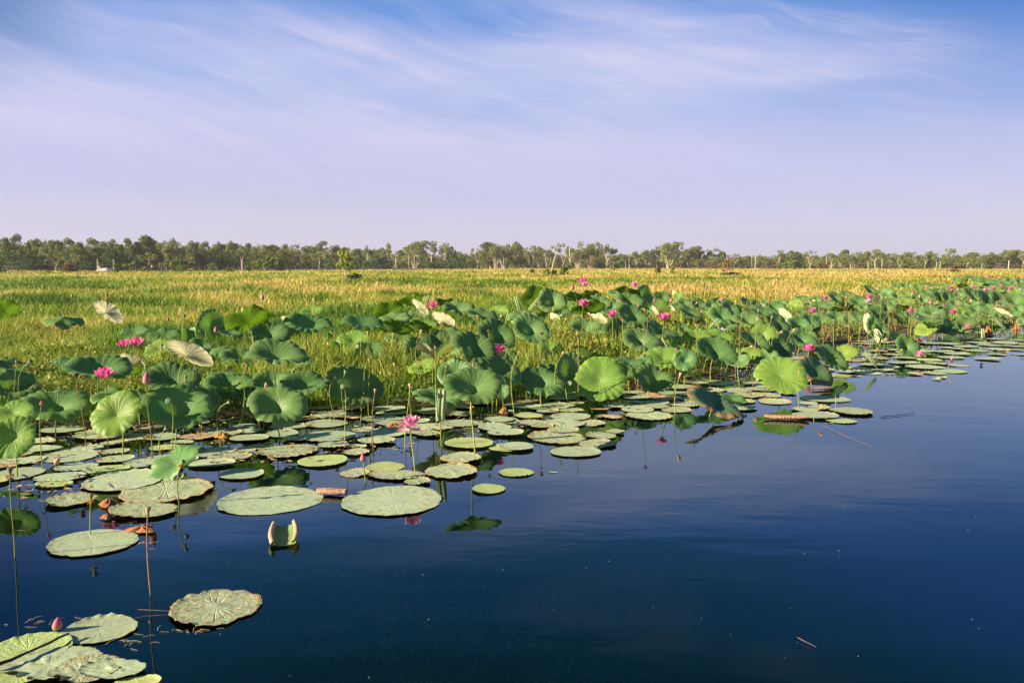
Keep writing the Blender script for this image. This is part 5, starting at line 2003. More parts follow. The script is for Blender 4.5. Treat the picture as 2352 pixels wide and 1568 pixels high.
# single trees and trunks that stand in front
def one(c, x, yt, w, kind, D, lab=None, fol=None, lean=0, yb=None, colr=None):
    xd, yd = S(c, x, yt); put_tree(xd, yd, w*PS(c), kind, D=D, fol=fol, lean=lean, rg=rt, label=lab, colr=colr)
one('S4', 365, 175, 130, 'dead', 400, 'leaning dead white trunk with a forked tip, left of the forked dead tree', lean=10)
one('S4', 608, 190, 120, 'dead', 385, 'bare forked white dead tree standing among leafy paperbarks, centre of the far edge', lean=2)
one('S5', 742, 362, 18, 'post', 400, 'bare upright white dead post beside a small dead tree, right of the orange shrub')
one('S5', 1697, 370, 14, 'post', 390, None)
one('S5', 370, 285, 90, 'dead', 410)
one('S6', 1570, 422, 15, 'post', 380, 'short leaning white dead post right of the gnarled tree', lean=18)
one('S6', 1222, 420, 16, 'post', 380)
one('S6', 262, 430, 16, 'post', 385, None, lean=-8)
one('S6', 440, 385, 18, 'post', 385)
one('S6', 2142, 405, 22, 'post', 385)
one('S3', 205, 270, 50, 'dead', 370, 'leaning dead white tree with a small leafy top, left of the vase-shaped paperbark', lean=14)
one('S3', 580, 350, 90, 'dead', 365, None, lean=20)
one('S6', 1345, 245, 230, 'gnarl', 190, 'gnarled dark-trunked tree standing forward of the others at far right')
one('S2', 1260, 345, 440, 'weep', 215, 'wide lime-green weeping tree with bare pale trunks, in front of the left forest')
for c, x, yt, w, D, fol, lab in [
    ('S1', 960, 425, 260, 190, 'brown', 'big russet-brown bush at the left, left of the white poles'), ('S1', 1560, 450, 100, 185, 'lime', None), ('S1', 1930, 485, 140, 190, 'lime', None), ('S1', 65, 510, 60, 175, 'lime', None), ('S1', 5, 395, 80, 150, 'dark', 'dark bush cut by the left edge at the far treeline'), ('S1', 275, 525, 50, 190, 'orange', None), ('S1', 655, 545, 60, 165, 'lime', None),
    ('S2', 90, 465, 130, 175, 'lime', None), ('S2', 735, 498, 110, 185, 'lime', None), ('S2', 975, 475, 90, 205, 'lime', None), ('S2', 520, 440, 160, 240, 'lime', None), ('S2', 350, 450, 130, 250, 'dark', None), ('S2', 50, 380, 130, 190, 'dark', None), ('S2', 1620, 450, 150, 300, 'dark', None), ('S2', 1760, 460, 130, 300, 'dark', None),
    ('S3', 90, 370, 260, 350, 'dark', None), ('S3', 430, 360, 300, 350, 'dark', None), ('S3', 250, 400, 200, 345, 'dark', None), ('S3', 1120, 430, 220, 350, 'dark', None), ('S3', 1310, 440, 170, 350, 'dark', None), ('S3', 1450, 440, 140, 350, 'dark', None), ('S3', 880, 470, 160, 390, 'brown', None),
    ('S4', 590, 445, 130, 300, 'lime', None), ('S4', 1180, 462, 90, 250, 'yellow', None), ('S4', 1785, 490, 100, 150, 'brown', None), ('S4', 1980, 480, 80, 155, 'yellow', None), ('S4', 395, 525, 100, 110, 'dark', None), ('S4', 520, 480, 130, 118, 'lime', None), ('S4', 290, 520, 120, 110, 'yellow', None), ('S4', 90, 520, 90, 150, 'lime', None),
    ('S4', 1250, 440, 160, 420, 'dark', None), ('S4', 1560, 450, 160, 420, 'lime', None), ('S4', 1020, 440, 160, 420, 'dark', None),
    ('S5', 890, 420, 130, 390, 'purple', None), ('S5', 1260, 400, 210, 390, 'lime', None), ('S5', 1100, 440, 130, 390, 'lime', None), ('S5', 1520, 468, 70, 390, 'purple', None), ('S5', 1010, 420, 120, 395, 'brown', None), ('S5', 1400, 430, 130, 390, 'lime', None), ('S5', 1640, 440, 160, 390, 'brown', None), ('S5', 200, 430, 200, 400, 'brown', None), ('S5', 2160, 440, 160, 380, 'brown', None), ('S5', 660, 450, 90, 390, 'dark', None), ('S5', 1850, 470, 100, 385, 'lime', None),
    ('S6', 1510, 450, 150, 370, 'purple', None), ('S6', 1890, 465, 130, 360, 'dark', None), ('S6', 520, 450, 160, 380, 'purple', None), ('S6', 2030, 440, 150, 370, 'purple', None), ('S6', 2240, 450, 140, 365, 'brown', None), ('S6', 880, 470, 160, 375, 'lime', None), ('S6', 1420, 470, 130, 185, 'brown', None), ('S6', 740, 450, 140, 380, 'lime', None)]:
    one(c, x, yt, w, 'shrub', D, lab, fol)
one('B', 850, 185, 230, 'sapling', 90, 'leafy light-green sapling rising from the field left of centre, dark grass at its foot', 'yellow')
one('S5', 355, 395, 220, 'sapling', 120, 'burnt-orange leafy bush on the field right of centre', 'orange')
one('S5', 400, 565, 300, 'shrub', 118, 'dark green tuft of growth at the foot of the burnt-orange bush', 'dark')
one('B', 930, 432, 190, 'shrub', 82, 'dark green tuft of growth beside the foot of the leafy sapling', 'dark')
one('S3', 1000, 5000, 1, 'shrub', 60, None, 'dark') if False else None
for x, yt in ((1690, 425), (1755, 415), (1830, 365)): one('S1', x, yt, 70, 'palm', 195, None)
for x, yt in ((2175, 395), (2245, 385), (2320, 380)): one('S1', x, yt, 80, 'palm', 185, None)
one('S2', 905, 400, 22, 'post', 195, 'dark stub of a trunk left of the weeping lime tree', None)
one('S3', 1882, 484, 24, 'post', 300, 'short dark stump, left one of two in front of the centre trees')
one('S3', 1958, 500, 16, 'post', 240, 'thin dark leaning stump, right one of two in front of the centre trees', lean=-12)
# the far wood that closes the gaps
def far_wood():
    g = random.Random(3); r = np.random.RandomState(3); C = []
    for k in range(760):
        xd = -700+3800*k/760+g.uniform(-3, 3); D = treeD(xd)*g.uniform(1.15, 1.4)
        top = float(np.interp(xd, [0, 300, 600, 760, 820, 1000, 1200, 1400, 1600, 1750, 1900, 2352], [562, 564, 567, 574, 582, 585, 584, 586, 588, 592, 592, 590]))+g.uniform(-3, 6)
        P = at_depth(xd, HOR, D); H = (HOR+4-top)*D/FPX
        for j in range(13):
            z = H*g.uniform(.05, .9); q = g.uniform(1.8, 3.4); m_ = 70
            d = r.normal(size=(m_, 3)); d /= np.linalg.norm(d, axis=1, keepdims=True)
            C.append(d*q*r.uniform(.5, 1, m_)[:, None]+np.array([P.x+g.uniform(-3, 3), P.y+g.uniform(-3, 3), z]))
    C = np.concatenate(C); C = C[C[:, 2] > 0]
    V, q_ = cards(C, .42, r); o = new_obj('far_wood', mesh('far_wood', V, [q_], smooth=False), None, FO['dense'])
    tag(o, 'far-off wood filling the gaps behind the trees along the horizon', 'woodland', kind='stuff')
far_wood()
# ------------------------------------------------------------------ railing, poles, boat, person
WHITE = plain('white_paint', (0.78, 0.78, 0.80), .5, .06, 5); GREY = plain('weathered_rail', (0.16, 0.16, 0.17), .8, .2, 5); BLUE = plain('blue_plastic', (0.03, 0.16, 0.50), .4, .1, 5)
TAN = plain('tan_canvas', (0.45, 0.34, 0.20), .8, .2, 5); SKIN = plain('skin', (0.35, 0.2, 0.13), .6, .1, 5); DARKC = plain('dark_cloth', (0.04, 0.04, 0.05), .8, .2, 5); SHIRT = plain('pale_blue_shirt', (0.55, 0.72, 0.80), .8, .1, 5)
def railing():
    e = None; pts = []
    for xd in np.arange(-10, 1030, 13.0):
        D = float(np.interp(xd, [0, 420, 700, 1030], [222, 222, 290, 372])); p = at_depth(xd, HOR+CAMH*FPX/D, D); pts.append((p.x, p.y))
    e = empty('boardwalk_railing', (pts[0][0], pts[0][1], 0)); o0 = np.array([pts[0][0], pts[0][1], 0])
    pm = Acc(); pm.box((0, 0, .9), (.14, .14, 1.5)); pmesh = pm.mesh('post', False)
    for i, (x, y) in enumerate(pts):
        q = new_obj('post', pmesh, e, GREY); q.location = (x-o0[0], y-o0[1], .1)
    for z in (1.25, 1.68):
        A = Acc(); A.tube([[x-o0[0], y-o0[1]-.09, z] for x, y in pts], .055, 6); new_obj('rail', A.mesh('rail'), e, GREY)
    A = Acc(); A.tube([[x-o0[0], y-o0[1]+.7, .35] for x, y in pts], .28, 4); new_obj('walkway_deck', A.mesh('deck'), e, GREY)
    tag(e, 'long grey boardwalk railing running in front of the left forest', 'railing')
railing()
def pole(xc, yt, w, D, lab, m_):
    xd, yd = PX('S1', xc, yt); P = at_depth(xd, HOR, D); P.z = 0; H = CAMH+(HOR-yd)*D/FPX
    A = Acc(); A.lathe([(w*1.02, -.3), (w, .1), (w, H*.97), (w*1.12, H*.97), (w*1.12, H*.985), (w*.7, H*.992), (0, H)], 12)
    o = new_obj('mooring_pole', A.mesh('pole'), None, m_); o.location = P; tag(o, lab, 'pole', 'mooring poles by the boat')
pole(1314, 394, .16, 200, 'tall white mooring pole just left of the small boat', WHITE)
pole(1530, 394, .16, 200, 'tall white mooring pole right of the small boat, behind a lime shrub', WHITE)
pole(1386, 414, .06, 205, 'thin grey pole rising behind the small boat', GREY)
def boat():
    xd, yd = PX('S1', 1402, 545); P = at_depth(xd, HOR, 198); e = empty('small_boat', (P.x, P.y, .12))
    n = 12; A = []; t = np.linspace(-1, 1, n)
    for ti in t:
        w = .62*(1-max(0, ti)**3*.9); z0 = .0+.25*max(0, ti)**2; L = ti*1.75
        A.append([[L, -w, .62+z0*.5], [L, -w*.9, .25+z0], [L, -w*.4, z0], [L, w*.4, z0], [L, w*.9, .25+z0], [L, w, .62+z0*.5], [L, w*.86, .60+z0*.5], [L, w*.5, .2+z0], [L, -w*.5, .2+z0], [L, -w*.86, .60+z0*.5]])
    v = np.array(A).reshape(-1, 3); f = grid_faces(n, 10, True); cap = np.array([[0, 1, 2, 3], [3, 4, 5, 0]])
    new_obj('hull', mesh('hull', v, [np.concatenate([f, cap])], smooth=False), e, WHITE)
    B = Acc(); B.box((-.2, 0, .75), (1.9, .95, .42)); B.box((.65, 0, .92), (.5, .8, .22)); new_obj('cabin_side', B.mesh('cabin_side', False), e, WHITE)
    B = Acc(); B.box((0, 0, 1.78), (1.7, 1.3, .06))
    for x, y in ((-.75, -.55), (-.75, .55), (.75, -.55), (.75, .55)): B.tube([[x, y, .6], [x, y, 1.75]], .025, 5)
    new_obj('canopy', B.mesh('canopy', False), e, GREY)
    B = Acc(); B.lathe([(.01, 0), (.22, .05), (.30, .3), (.25, .6), (.05, .7), (0, .7)], 10, Matrix.Translation((1.75, 0, .35))); new_obj('engine_cover', B.mesh('engine_cover'), e, BLUE)
    B = Acc(); B.lathe([(.01, 0), (.30, .05), (.34, .4), (.28, .7), (.06, .8), (0, .8)], 10, Matrix.Translation((-1.05, -.1, .75))); new_obj('tarpaulin', B.mesh('tarpaulin'), e, TAN)
    tag(e, 'small white boat with flat canopy and blue stern moored between the poles', 'boat')
boat()
def person():
    xd, yd = PX('S1', 2041, 540); P = at_depth(xd, HOR, 219); e = empty('person', (P.x, P.y, .25))
    me = bpy.data.meshes.new('body')
    vs_ = [(0, 0, .95), (0, 0, 1.2), (0, 0, 1.42), (0, 0, 1.52), (0, -.01, 1.62), (.18, 0, 1.40), (.24, .02, 1.14), (.22, -.06, .92), (-.18, 0, 1.40), (-.24, -.03, 1.14), (-.20, .05, .92), (.09, 0, .92), (.10, -.04, .50), (.10, .02, .08), (.11, -.14, .04), (-.09, 0, .92), (-.09, .05, .50), (-.09, .10, .08), (-.09, -.04, .04), (0, -.01, 1.72)]
    ed = [(0, 1), (1, 2), (2, 3), (3, 4), (4, 19), (2, 5), (5, 6), (6, 7), (2, 8), (8, 9), (9, 10), (0, 11), (11, 12), (12, 13), (13, 14), (0, 15), (15, 16), (16, 17), (17, 18)]
    rad = [.14, .13, .13, .055, .09, .055, .045, .035, .055, .045, .035, .09, .06, .045, .04, .09, .06, .045, .04, .085]
    me.from_pydata(vs_, ed, []); o = new_obj('body', me, e)
    o.modifiers.new('skin', 'SKIN')
    for v_, r_ in zip(me.skin_vertices[0].data, rad): v_.radius = (r_, r_)
    me.skin_vertices[0].data[0].use_root = True
    sb = o.modifiers.new('sub', 'SUBSURF'); sb.levels = 1; sb.render_levels = 1; set_or = me.materials.append(SKIN)
    B = Acc(); B.lathe([(.15, .93), (.165, 1.0), (.16, 1.2), (.175, 1.36), (.12, 1.45), (.06, 1.48)], 12); new_obj('shirt', B.mesh('shirt'), e, SHIRT)
    B = Acc(); B.lathe([(.11, .45), (.14, .7), (.165, .93), (.15, .99)], 10); new_obj('shorts', B.mesh('shorts'), e, DARKC)
    B = Acc(); B.lathe([(.165, 1.70), (.11, 1.72), (.10, 1.80), (0, 1.83)], 12); new_obj('hat', B.mesh('hat'), e, WHITE)
    tag(e, 'tiny person in a pale blue shirt walking on the boardwalk at far left', 'person')
person()

# ------------------------------------------------------------------ rolled, curled and dried leaves
def scroll_sheet(name, L, W, turns, rr, seg=40, nl=10, taper=0.0, open_=.5, crumple=0.0, seed=1):
    """sheet of length L (y) whose two sides roll inwards; open_ = share of width left flat"""
    g = np.random.RandomState(seed); half = []; flat = W*open_/2
    for s in np.linspace(0, 1, seg//2):
        u = s*W/2
        if u <= flat: half.append((u, .02*W*(u/flat)**2))
        else:
            a = (u-flat)/(W/2-flat)*turns*2*math.pi; r = rr*(1-.45*(u-flat)/(W/2-flat)); half.append((flat+r*math.sin(a), .02*W+rr-r*math.cos(a)))
    prof = [(-x, z) for x, z in half[::-1]][:-1]+half; prof = np.array(prof); V = []
    for i, t in enumerate(np.linspace(-1, 1, nl)):
        k = 1-taper*abs(t)**2; z = prof[:, 1]*k+.10*L*abs(t)**3*(.35)
        V.append(np.stack([prof[:, 0]*k, np.full(len(prof), t*L/2), z], -1))
    V = np.concatenate(V); V += crumple*(g.uniform(-1, 1, V.shape))
    uv = np.stack([V[:, 0]/W*1.4, V[:, 1]/L*1.4], -1)
    return mesh(name, V, [grid_faces(nl, len(prof))], uv=uv)
CURLM = leafy('curled_leaf', (0.24, 0.38, 0.17), (0.60, 0.42, 0.30), transl=.1, rough=.6, var=.02, ribs=.4, vein=.3)
CURLT = leafy('curled_leaf_tan', (0.40, 0.34, 0.12), (0.56, 0.34, 0.25), transl=.05, rough=.7, var=.05, ribs=.7)
ROLLG = leafy('rolled_young_leaf', (0.30, 0.42, 0.22), (0.42, 0.50, 0.30), transl=.15, rough=.6, var=.08, ribs=.4)
def place_float(name, me, m_, xd, yd, rz, lab, cat, tilt=(0, 0), z=0.0, grp='curled leaves afloat'):
    P = on_plane(xd, yd); o = new_obj(name, me, None, m_); o.location = (P.x, P.y, z); o.rotation_euler = (tilt[0], tilt[1], rz); tag(o, lab, cat, grp); return o
D0 = on_plane(653, 1248).y
place_float('curled_leaf', scroll_sheet('curled_leaf', .26, .32, 1.15, .019, open_=.44, taper=.20, crumple=.0015), CURLM, 652, 1240, R(15), 'boat-shaped pale curled leaf floating alone, both sides rolled up', 'curled leaf', tilt=(R(8), 0), z=.022)
place_float('curled_leaf', scroll_sheet('curled_leaf', .21, .20, 1.2, .022, open_=.12, taper=.2, crumple=.003, seed=3), CURLT, 762, 1137, R(84), 'pinkish-brown curled dry leaf floating between the two largest pads', 'curled leaf', z=.004)
place_float('curled_leaf', scroll_sheet('curled_leaf', .45, .16, 1.0, .022, open_=.2, taper=.3, crumple=.004, seed=4), CURLT, 1806, 964, R(82), 'long reddish dried leaf roll floating under the round yellow-green leaf', 'curled leaf', z=.006)
place_float('curled_leaf', scroll_sheet('curled_leaf', .26, .12, .8, .016, open_=.3, taper=.4, crumple=.001, seed=5), CURLT, 1888, 896, R(100), 'small smooth tan leaf trough floating near the yellow-green round leaf', 'curled leaf', z=.01)
def dish(name, seed, up, el=1.6):
    g = random.Random(seed); th = np.linspace(0, 2*np.pi, 40, endpoint=False); rs_ = np.linspace(0.02, 1, 8); Rr, T = np.meshgrid(rs_, th, indexing='ij')
    x = Rr*np.cos(T)*el; y = Rr*np.sin(T)*.5; z = up*(np.abs(Rr*np.cos(T))**3*.9+np.abs(Rr*np.sin(T))**2*.5)+.02
    return mesh(name, np.stack([x, y, z], -1).reshape(-1, 3), [disc_faces(8, 40)], uv=np.stack([Rr*np.cos(T), Rr*np.sin(T)], -1).reshape(-1, 2))
YB = leafy('yellowing_leaf', (0.50, 0.48, 0.10), (0.45, 0.36, 0.10), transl=.1, rough=.6, var=.05)
for (c, x, y, w, up, m_, lab, rz) in [('D', 1520, 1125, 140, .35, YB, 'yellow boat-shaped leaf floating beside the pale pink flower at right', .1), ('H', 2170, 455, 110, .7, CURLT, 'green and brown leaf boat with raised ends, far right on the open water', .1),
        ('H', 1405, 640, 150, .5, YB, 'upturned yellow-green leaf with pink shadowed side at the pads\' outer edge', -.25), ('H', 840, 655, 250, .12, YB, 'yellow-green leaf strip lying on the water left of the small spike', .0),
        ('H', 2345, 505, 60, .3, CURLT, 'brown leaf scrap cut by the right edge of the water', .0), ('H', 690, 1058, 60, .5, YB, 'small upturned green leaf tip at the foot of the outer pads', .5),
        ('G', 710, 475, 110, .2, YB, 'yellow leaf lying on the pads behind the huge round leaf', .0), ('G', 1295, 512, 80, .15, YB, 'small yellow leaf on the water right of the huge round leaf\'s stalks', -.1), ('G', 890, 535, 190, .3, CURLT, 'tan upturned leaf rim at the foot of the huge round leaf', .0),
        ('G', 475, 1095, 90, .25, YB, 'small pale leaf scrap drifting alone in front of the notched pad', -.2)]:
    xd, yd = PX(c, x, y); P = on_plane(xd, yd); s = .5*w*PS(c)*P.y/FPX/1.6
    o = new_obj('curled_leaf', dish('curled_leaf', 1, up), None, m_); o.location = (P.x, P.y, .0); o.rotation_euler = (0, 0, rz); o.scale = (s, s, s); tag(o, lab, 'curled leaf', 'curled leaves afloat')
# dead brown leaf heaps
def heap(c, x, y, w, h, lab):
    xd, yd = PX(c, x, y); P = on_plane(xd, yd); s = .5*w*PS(c)*P.y/FPX; hz = h*PS(c)*P.y/FPX
    g = np.random.RandomState(int(x)); th = np.linspace(0, 2*np.pi, 36, endpoint=False); rs_ = np.linspace(0, 1, 10); Rr, T = np.meshgrid(rs_, th, indexing='ij')
    z = hz*(1-Rr**1.6)*(1+.45*np.sin(6*T+2*Rr))+.01+.15*hz*g.uniform(-1, 1, Rr.shape)*(Rr < .98)
    rr = Rr*(1+.25*np.sin(3*T+x)+.12*np.sin(8*T))
    me = mesh('dead_leaf', np.stack([s*rr*np.cos(T), s*.8*rr*np.sin(T), np.maximum(z, 0)], -1).reshape(-1, 3), [disc_faces(10, 36)], uv=np.stack([Rr*np.cos(T), Rr*np.sin(T)], -1).reshape(-1, 2))
    o = new_obj('dead_leaf', me, None, LD); o.location = (P.x, P.y, .0); tag(o, lab, 'dead leaf', 'crumpled dead leaves')
heap('L', 1715, 1170, 140, 130, 'crumpled orange-brown dead leaf heap behind the upright pale roll at right')
heap('L', 2180, 1060, 160, 90, 'crumpled orange-brown dead leaf heap near the right edge')
heap('E', 1260, 1395, 260, 25, 'ragged tan dead leaf scrap floating left of the pink drooping seedpod')
heap('E', 1340, 570, 100, 25, 'tan dead leaf scrap behind the tall fat bud stalk')
heap('E', 1990, 560, 160, 30, 'rusty dead leaf folded on the pads at the weed bank, left of centre')
heap('F', 1290, 465, 150, 24, 'rusty brown dead leaf strip on the pads left of the pale pink flower')
heap('F', 2280, 345, 90, 40, 'small rusty dead leaf by the bank right of the rolled leaf')
heap('G', 40, 575, 70, 30, 'small rusty dead leaf at the front of the bank, centre')
heap('G', 1170, 345, 110, 60, 'dark rounded clump lying behind the stalks right of the huge round leaf')
heap('G', 1780, 205, 170, 24, 'pinkish dead leaf litter heap under the tilted leaves right of centre')
heap('E', 980, 1170, 190, 40, 'ragged curled tan leaf piece left of the big dimpled pad')
heap('E', 960, 1290, 100, 30, 'small cream scrap of leaf hanging into the water near the dimpled pad')
heap('D', 1440, 1010, 90, 24, 'pinkish leaf scrap lying behind the dark steep leaf at right')
heap('D', 640, 1205, 100, 12, 'low reddish litter patch left of the outer pads')
# rolled young leaves
def roll(c, x0, y0, x1, y1, w, foot, lab, two=True):
    """a still-rolled leaf: two scrolls side by side, from lower to upper end"""
    a = PX(c, x0, y0); b_ = PX(c, x1, y1); wpx = w*PS(c)
    fy = PX(c, x0, foot)[1]; D = on_plane(a[0], fy).y; A_ = at_depth(*a, D); B_ = at_depth(*b_, D); rr = wpx*D/FPX*.26
    e = empty('rolled_lotus_leaf', (A_.x, A_.y, 0)); o0 = Vector((A_.x, A_.y, 0)); d = (B_-A_); L = d.length; d.normalize(); sd = d.cross(Vector((0, 1, 0))).normalized()
    for s_ in ((-1, 1) if two else (0,)):
        n_, na = 14, 22; V = []; U = []
        for i in range(n_):
            t = i/(n_-1); r = rr*(.55+.65*math.sin(math.pi*(.12+.80*t))**.8); c0 = (A_-o0)+d*L*t+sd*s_*rr*.85+Vector((0, -.012*math.sin(3*t), 0))
            for j in range(na):
                aa = j/(na-1)*2.6*math.pi*(-s_ or 1)+1.57; q = r*(1-.30*j/(na-1)); p = c0+sd*q*math.cos(aa)+Vector((0, 1, 0))*q*math.sin(aa); V.append(p); U.append((t*1.6-.8, j/na*.6+.1))
        new_obj('scroll', mesh('scroll', np.array([list(p) for p in V]), [grid_faces(n_, na)], uv=np.array(U)), e, ROLLG)
    new_obj('stalk', stalk_mesh((0, 0, -.3), (A_-o0)+d*L*.15, d, .006, 0, rt), e, STALK)
    tag(e, lab, 'rolled leaf', 'young lotus leaves still rolled up')
roll('F', 1705, 410, 1722, 125, 82, 640, 'tall pale double-rolled young leaf hanging upright before the big round leaf')
roll('C', 175, 770, 140, 640, 34, 1050, 'pale rolled leaf leaning left above the grass, centre')
roll('C', 265, 760, 365, 640, 30, 1050, 'pale rolled leaf slanting right against a dark leaf, centre')
roll('C', 45, 870, 75, 770, 20, 1150, 'thin pale rolled leaf left of the leaning rolled one', two=False)
roll('B', 2290, 870, 2315, 765, 22, 1250, 'thin rolled leaf standing beyond the star-shaped leaf', two=False)
roll('B', 1580, 690, 1600, 630, 26, 1150, 'short rolled leaf behind the topmost leaves left of centre')
roll('C', 1000, 1100, 1030, 1200, 16, 1350, 'slim folded yellow blade hanging among weeds behind the huge leaf', two=False)
roll('C', 1880, 915, 1955, 835, 30, 1250, 'pale leaf edge rolled like a blade, slanting up right of centre', two=False)
roll('M', 500, 1290, 400, 1110, 60, 1900, 'cream leaf curl hanging beside the folded leaf right of centre', two=False)
roll('D', 1085, 1205, 990, 1100, 34, 1260, 'yellow-edged rolled leaf leaning left over the pads, right of centre')
roll('L', 1400, 1110, 1560, 985, 60, 1180, 'pale double-rolled leaf slanting beside the lowest pink flower at right')
roll('L', 1635, 1210, 1625, 1050, 62, 1240, 'pale double-rolled leaf standing upright on the pads at far right')
roll('L', 2000, 1050, 1830, 900, 50, 1180, 'pale rolled leaf slanting down to the right near the right edge')
roll('L', 1560, 930, 1600, 830, 26, 1150, 'thin green rolled leaf above the slanting double roll at right', two=False)
roll('L', 1350, 1200, 1320, 1140, 18, 1230, 'short yellow leaf stub left of the upright double roll', two=False)
roll('H', 735, 905, 733, 825, 14, 915, 'short upright green spike rising from the round outer pad', two=False)
roll('A', 100, 860, 92, 780, 8, 1100, 'thin dark leaf spike beside the left-edge leaf', two=False)
# ------------------------------------------------------------------ sticks and fallen petals
WOOD = plain('wet_dark_wood', (0.055, 0.035, 0.025), .6, .4, 30); TWIG = plain('brown_twig', (0.22, 0.13, 0.09), .8, .3, 40)
def stick(pts, r, m_, lab, z=.01):
    P = [on_plane(*PX(c, x, y)) for c, x, y in pts]; o0 = P[0]; A = Acc(); n_ = len(P); g = random.Random(int(r*1e5))
    q = []
    for i in range(n_-1):
        for j in range(4): t = j/4; p = P[i].lerp(P[i+1], t); q.append([p.x-o0.x+g.uniform(-r, r)*.6, p.y-o0.y+g.uniform(-r, r)*.6, z])
    q.append([P[-1].x-o0.x, P[-1].y-o0.y, z]); A.tube(q, np.linspace(r, r*.6, len(q))*np.array([g.uniform(.85, 1.15) for _ in q]), 7)
    o = new_obj('stick', A.mesh('stick'), None, m_); o.location = (o0.x, o0.y, 0); tag(o, lab, 'stick', 'sticks and twigs on the water')
stick([('J', -60, 1500), ('J', 250, 1370), ('J', 620, 1195)], .0075, WOOD, 'dark wet stick lying across the pads at the bottom left', z=.035)
stick([('H', 1125, 1010), ('H', 1300, 990), ('H', 1412, 973)], .0035, WOOD, 'short dark stick floating in open water at right')
stick([('H', 620, 1082), ('H', 830, 1180), ('H', 1040, 1264)], .002, TWIG, 'long thin brown twig floating below the outer pads at right')
stick([('J', 1240, 928), ('J', 1400, 935), ('J', 1525, 942)], .0018, TWIG, 'thin pale straw touching the left tip of the scorched-rim pad')
stick([('J', 1215, 1005), ('J', 1330, 985), ('J', 1510, 975)], .002, TWIG, 'thin brown twig between the two lowest round pads')
stick([('T', 1832, 1468), ('T', 1850, 1478), ('T', 1875, 1490)], .0015, TWIG, 'tiny pale straw drifting near the bottom right')
stick([('F', 2090, 1080), ('F', 2010, 1135), ('F', 1940, 1165)], .0012, TWIG, 'hair-thin root trailing from the small bright oval pad')
for x0, y0, x1, y1, w in ((2250, 660, 2200, 560, 1), (2290, 570, 2285, 690, 1), (2310, 580, 2320, 680, 1), (1800, 650, 1890, 545, 1), (1780, 620, 1835, 515, 1), (1730, 650, 1752, 575, 1)):
    a = PX('C', x0, y0); b_ = PX('C', x1, y1); lo_ = a if a[1] > b_[1] else b_; hi_ = b_ if lo_ is a else a; D = 17.0
    p = at_depth(*lo_, D); q = at_depth(*hi_, D); o = new_obj('dry_twig', stalk_mesh((0, 0, -p.z), (q.x-p.x, 0, q.z-p.z+.0), (0, 0, 1), .007, 0, rt), None, WOOD)
    o.location = (p.x, p.y, p.z); tag(o, None, 'twig', 'dry twigs standing behind the leaves'); ITEMS.append((o, 'bare dry twig', lo_[0], lo_[1], 'lotus'))
FP = petal_mesh('fallen_petal', .085, .045, R(80), R(60))
for c, x, y, rz, wh, lab in [('E', 830, 890, .3, 1, 'uppermost of the pale petals lying beside the long pale pad'), ('E', 790, 905, 1.2, 0, 'middle one of the fallen petals by the long pale pad'), ('E', 725, 945, 2.5, 1, 'bluish-white fallen petal floating left of the long pale pad'),
        ('E', 440, 1178, 1.0, 1, 'white fallen petal at the left tip of the brown-rimmed pad'), ('E', 1022, 1040, 0, 1, 'white fallen petal standing in water above the dimpled pad'), ('E', 312, 818, 2, 1, 'small fallen petal by the tall bud stalks at left'),
        ('E', 100, 968, .2, 1, 'pale fallen petal floating near the left edge'), ('E', 258, 948, .5, 0, 'pink fallen petal floating left of the tall bud stalk'), ('F', 648, 708, 0, 1, 'pale lilac petal floating behind the scalloped pad left of the lone bud'),
        ('F', 866, 650, .1, 0, 'thin pink petal floating behind the lone bud'), ('F', 58, 740, 0, 1, 'white petal floating behind the big left pad'), ('F', 1132, 640, 1.3, 0, 'pink petal stuck upright on a leaf above the smooth pad'),
        ('E', 2300, 735, .1, 1, 'white petal on the water left of the rotting pads'), ('E', 540, 855, 1.5, 1, 'small upright white scrap on a pad under the fallen petals'), ('D', 790, 1255, 0, 0, 'pink dead petals lying on the outer pads'), ('D', 1465, 1275, .4, 0, 'pink petal on the upturned leaf at the outer edge')]:
    xd, yd = PX(c, x, y); P = on_plane(xd, yd); o = new_obj('fallen_petal', FP, None, PETW if wh else PETL); o.location = (P.x, P.y, .022); o.rotation_euler = (0, R(-8), rz+2.6); o.scale = (.8, .8, .8); tag(o, lab, 'petal', 'petals fallen on the water')
# dark pointed scrap sticking out of the water, far right
def fin():
    P = on_plane(*PX('H', 1990, 562)); A = Acc(); D = P.y/FPX*PS('H')
    pts = np.array([[-14, 16], [-12, -10], [-4, -14], [18, -2], [2, 3]])*D*-1; pts[:, 0] *= -1
    f = [[p[0], 0, p[1]+16*D] for p in pts]; b_ = [[p[0], .012, p[1]+16*D] for p in pts]
    A.add(f+b_, [[i, (i+1) % 5, 5+(i+1) % 5, 5+i] for i in range(5)], [[0, 2, 1], [0, 4, 2], [2, 4, 3], [5, 6, 7], [5, 7, 9], [7, 8, 9]])
    o = new_obj('leaf_scrap', A.mesh('leaf_scrap', False), None, WOOD); o.location = (P.x, P.y, -.01); tag(o, 'dark pointed leaf scrap poking out of the open water at far right', 'leaf scrap')
fin()

